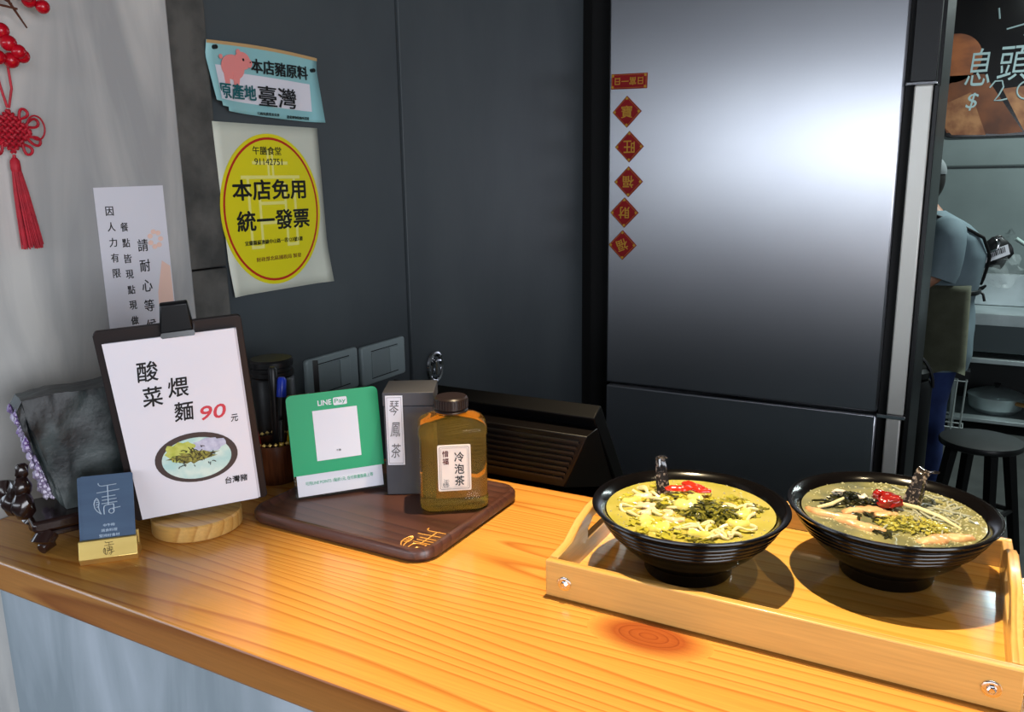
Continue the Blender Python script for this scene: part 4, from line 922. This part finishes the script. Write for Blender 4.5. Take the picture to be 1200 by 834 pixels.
# ================================================================== KITCHEN BEYOND
sb = thing('chalk_menu', 'glossy dark menu panel with chalk prices hung on the kitchen wall', 'menu board', (-0.19, 5.795, 0.66))
plate('panel_board', rrect(0.0, 1.30, 0.0, 1.02, 0.06), 0, 0.012, mat('panel_black', (16, 15, 17), 0.15, col2=(26, 24, 24), scale=3), sb, bevel=0.003)
br = mat('amber_brown', (150, 84, 42), 0.4, col2=(104, 54, 28), scale=7, stretch=(1, 1, 2), detail=5); br2 = mat('tan_brown', (156, 108, 70), 0.4, col2=(112, 66, 40), scale=14)
plate('brown_shape', [(0.005, 0.30)] + ell(0.03, 0.46, 0.15, 0.14, 20, -90, 90) + [(0.005, 0.60)], -0.0125, 0.0006, br, sb)  # flat brown shapes laid on the panel face
plate('brown_shape', [(0.004, 0.10), (0.03, 0.03), (0.32, 0.012), (0.43, 0.02), (0.20, 0.36), (0.004, 0.36)], -0.0125, 0.0006, mat('dark_amber_brown', (112, 62, 32), 0.4, col2=(74, 38, 20), scale=6), sb)
plate('brown_shape', [(0.43, 0.03), (0.62, 0.04), (0.62, 0.25), (0.42, 0.28), (0.30, 0.27)], -0.0125, 0.0006, br2, sb)
plate('brown_shape', [(0.02, 0.06), (0.06, 0.016), (0.24, 0.010), (0.14, 0.26), (0.01, 0.20)], -0.0135, 0.0006, br2, sb)
chalk = mat('chalk', (150, 170, 172), 0.8)
text('息', 0.165, 0.400, 0.21, sb, chalk, w=0.13, y=-0.0145, shear=0.1); text('頭', 0.345, 0.41, 0.19, sb, chalk, w=0.16, y=-0.0145, shear=0.1)
text('$', 0.150, 0.205, 0.10, sb, chalk, y=-0.0145, shear=0.2)
b = bm_new(); tube(b, [(x_, -0.0145, z_) for x_, z_ in ((0.235, 0.28), (0.26, 0.315), (0.295, 0.315), (0.305, 0.28), (0.285, 0.235), (0.265, 0.205), (0.30, 0.205), (0.33, 0.212))], 0.005, 6); obj('chalk_number', b, chalk, sb)
b = bm_new(); tube(b, [(0.425 + 0.05 * math.cos(R(a_)), -0.0145, 0.255 + 0.05 * math.sin(R(a_))) for a_ in range(60, 400, 20)], 0.005, 6); obj('chalk_number', b, chalk, sb)
b = bm_new(); tube(b, [(0.29, -0.0145, 0.60), (0.42, -0.0145, 0.63)], 0.005, 6); tube(b, [(0.24, -0.0145, 0.72), (0.25, -0.0145, 0.66)], 0.005, 6); tube(b, [(0.38, -0.0145, 0.565), (0.40, -0.0145, 0.545)], 0.007, 6); obj('chalk_mark', b, chalk, sb)
b = bm_new(); box(b, -0.262, -0.215, 5.765, 5.795, 0.55, 1.74)
tag(obj('wall_conduit', b, mat('grey_conduit', (112, 122, 122), 0.5), bevel=0.003), 'grey conduit strip running up the kitchen wall beside the fridge', 'conduit')
b = bm_new(); box(b, -1.25, 2.55, 5.785, 5.799, 0.488, 0.496); struct('trim_4', b, mat('joint_line', (70, 78, 78), 0.8))

# stainless prep table / sink
pt = thing('prep_table', 'stainless steel kitchen bench with raised back and lower shelves', 'kitchen bench', (0.75, 5.5, -1.0))
def kb(name, x0, x1, y0, y1, z0, z1, m=steel_k, par=pt, bev=0.002, label=None):
    b = bm_new(); box(b, x0 - 0.75, x1 - 0.75, y0 - 5.5, y1 - 5.5, z0 + 1, z1 + 1); o = obj(name, b, m, par, bevel=bev)
    if label: o['label'] = label
    return o
kb('back_splash', 0.0, 1.6, 5.72, 5.76, -0.34, -0.15); kb('worktop', 0.0, 1.6, 5.20, 5.719, -0.352, -0.342); kb('front_rim', 0.0, 1.6, 5.18, 5.199, -0.38, -0.315)
kb('sink_basin', 0.04, 1.5, 5.23, 5.70, -0.54, -0.353, mat('shaded_steel', (84, 94, 96), 0.5, 0.6)); kb('upper_shelf', -0.02, 1.6, 5.20, 5.72, -0.60, -0.575); kb('lower_shelf', -0.02, 1.6, 5.20, 5.72, -0.945, -0.925)  # basin metal darkened to carry the shade below the worktop
for x in (0.02, 1.56):
    for y in (5.22, 5.68):
        kb('leg', x - 0.015, x + 0.015, y - 0.014, y + 0.014, -1.0, -0.946)
for x in (0.02, 1.56): kb('post', x - 0.014, x + 0.014, 5.205, 5.232, -0.924, -0.601)
dk_ = mat('under_shelf_shade', (30, 33, 34), 0.6)
kb('shade_panel', 0.0, 1.6, 5.725, 5.745, -0.92, -0.36, dk_, label='dark panel added for the shade below the worktop')  # dark sheet added to paint the shade behind the shelves
po = thing('stock_pot', 'dented stainless pot on the lower shelf of the bench', 'pot', (0.24, 5.42, -0.9245))
b = bm_new(); lathe(b, [(0, 0), (0.10, 0), (0.135, 0.03), (0.145, 0.09), (0.148, 0.10), (0.142, 0.10), (0.13, 0.035), (0.095, 0.006), (0, 0.006)], 40); obj('pot_body', b, steel_k, po)
b = bm_new(); lathe(b, [(0.150, 0.101), (0.147, 0.106), (0.09, 0.130), (0.03, 0.142), (0, 0.144)], 40); obj('pot_lid', b, steel_k, po)
b = bm_new(); lathe(b, [(0, 0.1445), (0.010, 0.1445), (0.014, 0.158), (0.018, 0.168), (0, 0.172)], 20); obj('lid_knob', b, black, po)
b = bm_new(); tube(b, [(0.10, -0.10, 0.08), (0.13, -0.14, 0.085), (0.18, -0.15, 0.08)], 0.012, 10); obj('pot_handle', b, mat('wood_handle', (150, 110, 60), 0.5), po)
rk = thing('wire_rack', 'small white wire rack standing beside the bench shelf', 'rack', (0.02, 5.05, -1.0))
b = bm_new()
for x in (-0.045, 0.0, 0.045): cyl(b, (x, 0, 0.0), (x + 0.012, 0, 0.33), 0.004, seg=8); cyl(b, (x, 0.1, 0.0), (x + 0.012, 0.1, 0.33), 0.004, seg=8)
for z in (0.05, 0.32): tube(b, [(-0.05, 0, z), (0.06, 0, z), (0.06, 0.1, z), (-0.05, 0.1, z)], 0.004, 8, closed=True)
obj('rack_wires', b, mat('pale_wire', (190, 198, 196), 0.4, 0.5), rk)
b = bm_new(); box(b, -0.04, 0.07, -0.004, 0.104, 0.335, 0.375); obj('rack_tray', b, black, rk)

# hanging bag on the wall pipe
hb = thing('hanging_bag', 'black tool pouch with a white code label in a clear plastic bag', 'bag', (0.135, 5.0, 0.0))
b = bm_new(); blob(b, (0, 0, 0.035), (0.082, 0.03, 0.085), 0.35, 3, 3, 0, 4); obj('pouch', b, black, hb)
b = bm_new(); hexa(b, [(-0.03, -0.036, -0.015), (0.075, -0.036, 0.035), (0.06, -0.036, 0.085), (-0.042, -0.036, 0.035), (-0.03, -0.030, -0.015), (0.075, -0.030, 0.035), (0.06, -0.030, 0.085), (-0.042, -0.030, 0.035)]); obj('code_label', b, paper, hb)
b = bm_new()
for k in range(12):
    q = k / 12; x, z = -0.030 + 0.09 * q, 0.004 + 0.045 * q; w_ = 0.0018 if k % 3 else 0.003
    hexa(b, [(x - w_, -0.0368, z), (x + w_, -0.0368, z), (x + w_ - .008, -0.0368, z + 0.028), (x - w_ - .008, -0.0368, z + 0.028), (x - w_, -0.0362, z), (x + w_, -0.0362, z), (x + w_ - .008, -0.0362, z + 0.028), (x - w_ - .008, -0.0362, z + 0.028)])
obj('code_bars', b, ink, hb)
b = bm_new(); tube(b, [(-0.03, -0.03, 0.03), (-0.01, -0.045, 0.045), (0.015, -0.045, 0.06), (0.02, -0.04, 0.09), (0.0, -0.03, 0.115), (0.03, -0.02, 0.12)], 0.007, 10); obj('metal_fitting', b, chrome, hb)
b = bm_new(); blob(b, (0.045, 0.01, -0.05), (0.085, 0.045, 0.10), 0.5, 5, 3, 0, 8); obj('plastic_bag', b, mat('clear_film', (230, 240, 240), 0.2, alpha=0.10), hb)
b = bm_new(); tube(b, [(0.02, 0, 0.12), (0.10, 0.3, 0.12), (0.10, 0.79, 0.12)], 0.004, 8); obj('hook', b, chrome, hb)
b = bm_new(); tube(b, [(0.235, 5.12, 0.105), (0.32, 5.13, 0.045), (0.60, 5.1, -0.10), (0.62, 5.15, -0.31)], 0.011, 12)
tag(obj('hose', b, mat('clear_hose', (150, 168, 164), 0.3)), 'translucent grey hose sloping down to the bench from the pouch', 'hose')

# round black stool
so = thing('bar_stool', 'round black wooden stool with four splayed legs behind the tray', 'stool', (0.121, 3.449, -1.0))
b = bm_new(); lathe(b, [(0, 0.435), (0.135, 0.435), (0.143, 0.440), (0.145, 0.452), (0.141, 0.460), (0.12, 0.463), (0, 0.461)], 48); obj('seat', b, mat('worn_black_seat', (40, 42, 42), 0.35, col2=(26, 27, 27), scale=8), so)
for k in range(4):
    a = R(20 + 90 * k); ca, sa = math.cos(a), math.sin(a); b = bm_new(); tube(b, [(0.10 * ca, 0.10 * sa, 0.434), (0.165 * ca, 0.165 * sa, 0.0)], [0.024, 0.020], 4); obj('leg', b, matte_black, so, bevel=0.002)
b = bm_new()
q4 = [(0.137 * math.cos(R(20 + 90 * k)), 0.137 * math.sin(R(20 + 90 * k)), 0.18) for k in range(4)]
for k in range(4): tube(b, [q4[k], q4[(k + 1) % 4]], 0.011, 6)
obj('stretcher', b, matte_black, so)

# black lidded urn by the fridge
ur = thing('insulated_urn', 'black urn with chrome clasp and looped handle, right of the fridge', 'urn', (-0.175, 3.68, -1.0))
b = bm_new(); lathe(b, [(0, 0), (0.105, 0), (0.11, 0.01), (0.11, 0.59), (0.10, 0.62), (0, 0.63)], 40); obj('urn_body', b, black, ur)
b = bm_new(); lathe(b, [(0, 0.631), (0.098, 0.631), (0.098, 0.655), (0.085, 0.67), (0, 0.672)], 40); obj('urn_lid', b, black, ur)
b = bm_new(); tube(b, [(0.112 * math.cos(R(a)), -0.01, 0.59 + 0.145 * math.sin(R(a))) for a in range(0, 181, 15)], 0.007, 10); obj('loop_handle', b, black, ur)
b = bm_new(); prism(b, rrect(-0.035, 0.035, 0.62, 0.68, 0.01), -0.112, -0.090); obj('clasp', b, chrome, ur, bevel=0.004)

# ================================================================== THE COOK
FX, FY = Vector((-0.95, -0.31, 0)).normalized(), Vector((0.31, -0.95, 0)).normalized()   # facing direction, towards the camera side (left hand)
pr_ = thing('person', 'cook in grey tee, olive apron and blue jeans turned away beside fridge', 'person', (-0.092, 4.10, -1.0))
def L3(f, s, z): v = FX * f + FY * s; return (v.x, v.y, z)
def skin(name, nodes, edges, radii, m, root=0, sub=2, par=pr_):
    me = bpy.data.meshes.new(name); me.from_pydata([L3(*n) for n in nodes], edges, []); o = bpy.data.objects.new(name, me); C.objects.link(o); o.parent = par
    sk = o.modifiers.new('skin', 'SKIN'); sk.use_smooth_shade = True
    for i, r in enumerate(radii):
        v = me.skin_vertices[0].data[i]; v.radius = r if isinstance(r, tuple) else (r, r)
        v.use_root = (i == root)
    ss = o.modifiers.new('sub', 'SUBSURF'); ss.levels = sub; ss.render_levels = sub
    me.materials.append(m); return o
skin_m = mat('skin', (158, 112, 88), 0.5, sss=0.1)
nodes = [(0, 0, .80), (0, 0, .92), (0.01, 0, 1.06), (0.02, 0, 1.20), (0.06, 0, 1.275), (0.085, 0, 1.33),            # pelvis..neck
         (0.025, .145, 1.20), (0.035, .185, 1.05), (0.16, .19, .965), (0.30, .16, .93),                                 # left arm
         (0.025, -.145, 1.20), (-0.01, -.19, 1.06), (0.12, -.19, .96), (0.30, -.13, .96),
         (0, .085, .74), (0.015, .09, .44), (-0.01, .095, .09), (0.11, .10, .035), (0, -.085, .74), (0.03, -.09, .44), (0.03, -.095, .09), (0.15, -.10, .035)]
edges = [(0,1),(1,2),(2,3),(3,4),(4,5),(3,6),(6,7),(7,8),(8,9),(3,10),(10,11),(11,12),(12,13),(0,14),(14,15),(15,16),(16,17),(0,18),(18,19),(19,20),(20,21)]
rad = [.11, .10, .10, .09, .050, .048, .045, .040, .036, .026, .045, .040, .036, .026, .082, .055, .038, .034, .082, .055, .038, .034]
skin('body', nodes, edges, rad, skin_m)
# head with face, ears
b = bm_new(); hc = (0.115, 0, 1.41)
for v in bmesh.ops.create_uvsphere(b, u_segments=32, v_segments=22, radius=1)['verts']:
    f, s, z = v.co.x, v.co.y, v.co.z
    F_, S_, Z_ = f * 0.092, s * 0.072, z * 0.112
    if z < -0.2: F_ *= 1 - 0.25 * (-z - 0.2) * (1 if f < 0 else 0.4); S_ *= 1 - 0.35 * (-z - 0.2)
    if f > 0.9 and -0.25 < z < 0.15: F_ += 0.010
    v.co = L3(hc[0] + F_, hc[1] + S_, hc[2] + Z_)
def bump(c, s, seed=0, amp=0): 
    vv = bmesh.ops.create_icosphere(b, subdivisions=2, radius=1)['verts']
    for v in vv: v.co = L3(c[0] + v.co.x * s[0], c[1] + v.co.y * s[1], c[2] + v.co.z * s[2])
bump((0.207, 0, 1.40), (.016, .010, .020)); bump((0.11, 0.072, 1.405), (.016, .008, .026)); bump((0.11, -0.072, 1.405), (.016, .008, .026))
obj('head', b, skin_m, pr_, angle=70)
b = bm_new()
for s in (-1, 1): bump((0.196, s * 0.030, 1.415), (.006, .011, .006))
bump((0.196, 0, 1.362), (.006, .020, .004)); obj('face_features', b, mat('face_dark', (70, 36, 32), 0.5), pr_)
b = bm_new()
for v in bmesh.ops.create_uvsphere(b, u_segments=32, v_segments=20, radius=1)['verts']:
    f, s, z = v.co
    cut = 1.0 if (f < 0.35 or z > 0.45) else 0.9
    v.co = L3(hc[0] - 0.006 + f * 0.099 * cut, s * 0.081 * cut, hc[2] + 0.012 + max(z, -0.72) * 0.112 * (1 if f < 0.35 else 0.98))
obj('hair', b, mat('black_hair', (24, 20, 18), 0.5), pr_, angle=80)
b = bm_new()
for v in bmesh.ops.create_uvsphere(b, u_segments=32, v_segments=20, radius=1)['verts']:
    f, s, z = v.co; v.co = L3(hc[0] - 0.004 + f * 0.104, s * 0.086, hc[2] + 0.045 + max(z, -0.1) * 0.085)
obj('head_scarf', b, mat('grey_scarf', (120, 126, 128), 0.8), pr_, angle=80)
tee = mat('grey_tee', (116, 134, 142), 0.85, col2=(98, 116, 124), scale=8, stretch=(1, 1, .6), bump=0.5, bscale=6)
TEE = [(0.60, 0.000, .150, .178), (0.66, -0.006, .158, .182), (0.78, -0.012, .152, .178), (0.90, -0.006, .140, .168), (1.00, -0.018, .148, .172), (1.10, -0.026, .154, .178), (1.18, -0.008, .146, .176), (1.235, 0.022, .118, .150), (1.272, 0.048, .080, .095), (1.292, 0.062, .062, .068)]
def torso(z, a, k=1.0):
    for q0, q1 in zip(TEE, TEE[1:]):
        if q0[0] <= z <= q1[0]: t_ = (z - q0[0]) / (q1[0] - q0[0]); break
    c_, rf, rs = (q0[n_] + (q1[n_] - q0[n_]) * t_ for n_ in (1, 2, 3))
    return L3(c_ + rf * k * math.cos(a), rs * k * math.sin(a), z)
b = bm_new(); nz, na = 44, 48; g = []
for i_ in range(nz + 1):
    z = 0.60 + 0.6919 * i_ / nz; row = []
    for k_ in range(na):
        a = 2 * math.pi * k_ / na
        fold = 1 + 0.018 * math.sin(a * 5 + z * 14) * (1 if z < 1.0 else 0.5) + 0.030 * noise.noise(Vector((math.cos(a) * 3, math.sin(a) * 3, z * 9)))
        row.append(b.verts.new(torso(z, a, fold)))
    g.append(row)
for i_ in range(nz):
    for k_ in range(na): l_ = (k_ + 1) % na; b.faces.new((g[i_][k_], g[i_][l_], g[i_+1][l_], g[i_+1][k_]))
for s_ in (1, -1):
    pts_ = [L3(0.018, s_ * .105, 1.215), L3(0.022, s_ * .150, 1.205), L3(0.030, s_ * .178, 1.165), L3(0.036, s_ * .190, 1.10), L3(0.048, s_ * .194, 1.045), L3(0.058, s_ * .194, 1.015)]
    tube(b, pts_, [.060, .070, .072, .070, .072, .070], 22)
obj('t_shirt', b, tee, pr_, angle=60)
jean = mat('blue_jeans', (38, 58, 112), 0.85, col2=(28, 44, 92), scale=14, bump=0.4)
b = bm_new()
for v in bmesh.ops.create_uvsphere(b, u_segments=32, v_segments=20, radius=1)['verts']: v.co = L3(-0.005 + v.co.x * .128, v.co.y * .155, .76 + v.co.z * .11)
for s_, f_ in ((1, 0), (-1, 0.04)):
    path_ = [(-.004, .072, .76), (-.004, .080, .68), (.008, .086, .58), (.018, .090, .45), (.012, .092, .34), (.004, .095, .20), (.000, .097, .11), (.004, .098, .075)]
    tube(b, [L3(f * 1.0 + f_ * (1 - z / .76), s_ * q_, z) for f, q_, z in path_], [.088, .094, .086, .072, .070, .064, .060, .062], 24)
for v in b.verts:
    if v.co.z < .66: v.co += Vector((1, 1, 0)) * 0.006 * noise.noise(Vector((v.co.x * 12, v.co.y * 12, v.co.z * 30)))
obj('jeans', b, jean, pr_, angle=70)
shoe = mat('red_brown_shoe', (120, 46, 40), 0.5)
for s, f in ((1, 0), (-1, 0.04)): skin('shoe', [(-0.035 + f, s * .098, .042), (0.04 + f, s * .10, .045), (0.13 + f, s * .105, .034), (0.18 + f, s * .107, .03)], [(0,1),(1,2),(2,3)], [.040, .044, .040, .028], shoe, root=1)
# apron wrapped round the front, with straps tied behind
b = bm_new(); nu, nv = 24, 12; g = []
for i in range(nu + 1):
    a = R(-112 + 224 * i / nu); row = []
    for j in range(nv + 1):
        zb_ = 0.52 + 0.10 * abs(math.sin(a)) ** 3; z = zb_ + (0.985 - zb_) * j / nv; fl = 1 + 0.10 * (1 - j / nv) * (1 + 0.5 * math.sin(a * 7)); rf, rs = 0.190 * fl, 0.212 * fl
        sx_ = 1 - 0.12 * abs(math.sin(a)) * (1 - j / nv)
        row.append(b.verts.new(L3(-0.004 + rf * math.cos(a) * sx_, rs * math.sin(a), z)))
    g.append(row)
for i in range(nu):
    for j in range(nv): b.faces.new((g[i][j], g[i+1][j], g[i+1][j+1], g[i][j+1]))
bmesh.ops.solidify(b, geom=b.faces[:], thickness=0.003)
olive = mat('olive_apron', (104, 105, 88), 0.85, col2=(88, 90, 74), scale=10, bump=0.3)
obj('apron', b, olive, pr_, angle=70)
b = bm_new()
tube(b, [torso(0.955 - 0.012 * math.cos(R(a_ / 2 - 90)) , R(a_), 1.07) for a_ in range(88, 273, 12)], 0.007, 8, flat=1.6)
tube(b, [L3(-0.165, 0, 0.943), L3(-0.185, 0.02, 0.925), L3(-0.190, 0.03, 0.895)], 0.006, 8); tube(b, [L3(-0.165, 0, 0.943), L3(-0.190, -0.01, 0.945), L3(-0.195, 0.01, 0.96), L3(-0.168, 0, 0.945)], 0.006, 8)
obj('apron_tie', b, black, pr_)
b = bm_new(); tube(b, [torso(1.275, R(75), 1.08), torso(1.25, R(105), 1.07), torso(1.21, R(125), 1.06)] + [torso(z_ / 100, R(140 + (118 - z_) * 1.5), 1.07) for z_ in range(118, 95, -3)], 0.007, 8); obj('apron_strap', b, matte_black, pr_)
# hands
for s, wr_, in ((1, (0.30, .16, .93)), (-1, (0.30, -.13, .96))):
    f0, s0, z0 = wr_
    skin('hand', [(f0 - .01, s0, z0), (f0 + .055, s0 - s * .005, z0 - .005)], [(0, 1)], [(.026, .020), (.034, .016)], skin_m, root=0, sub=2)
    for k in range(4):
        off = (k - 1.5) * 0.016; L_ = (0.052, 0.060, 0.056, 0.045)[k]
        skin('finger', [(f0 + .07, s0 + off, z0 - .006), (f0 + .07 + L_ * .45, s0 + off, z0 - .012), (f0 + .07 + L_ * .8, s0 + off, z0 - .028), (f0 + .07 + L_ * .9, s0 + off, z0 - .045)], [(0,1),(1,2),(2,3)], [.0095, .009, .0082, .007], skin_m, sub=1)
    skin('thumb', [(f0 + .015, s0 - s * .022, z0 - .004), (f0 + .045, s0 - s * .045, z0 - .012), (f0 + .070, s0 - s * .050, z0 - .024)], [(0,1),(1,2)], [.012, .010, .0085], skin_m, sub=1)

# ================================================================== CEILING DOWNLIGHTS (their light is here)
def downlight(x, y, power, size, ang, col, label, blend=0.9, aim=None):
    t = thing('ceiling_spotlight', label, 'spotlight', (x, y, 1.75), 0, 'ceiling spotlights')
    b = bm_new(); lathe(b, [(0.030, -0.02), (0.048, -0.02), (0.050, -0.001), (0.030, -0.001)], 32); b2 = obj('lamp_ring', b, matte_black, t)
    l = bpy.data.lights.new('downlight', 'SPOT'); l.energy = power; l.color = col; l.spot_size = R(ang); l.spot_blend = blend; l.shadow_soft_size = size
    o = bpy.data.objects.new('downlight', l); C.objects.link(o); o.location = (x, y, 1.72)
    d = Vector(aim) - Vector((x, y, 1.72)) if aim else Vector((0, 0, -1)); o.rotation_euler = d.to_track_quat('-Z', 'Y').to_euler()
WARM = (1.0, 0.80, 0.50)
downlight(-0.30, 0.95, 240, 0.018, 48, WARM, 'small black ceiling spotlight above the serving tray', 0.6, aim=(-0.10, 0.78, 0))
downlight(0.55, 0.85, 22, 0.02, 70, WARM, 'small black ceiling spotlight right of the tray, above the counter end', 0.8, aim=(0.2, 0.8, 0))
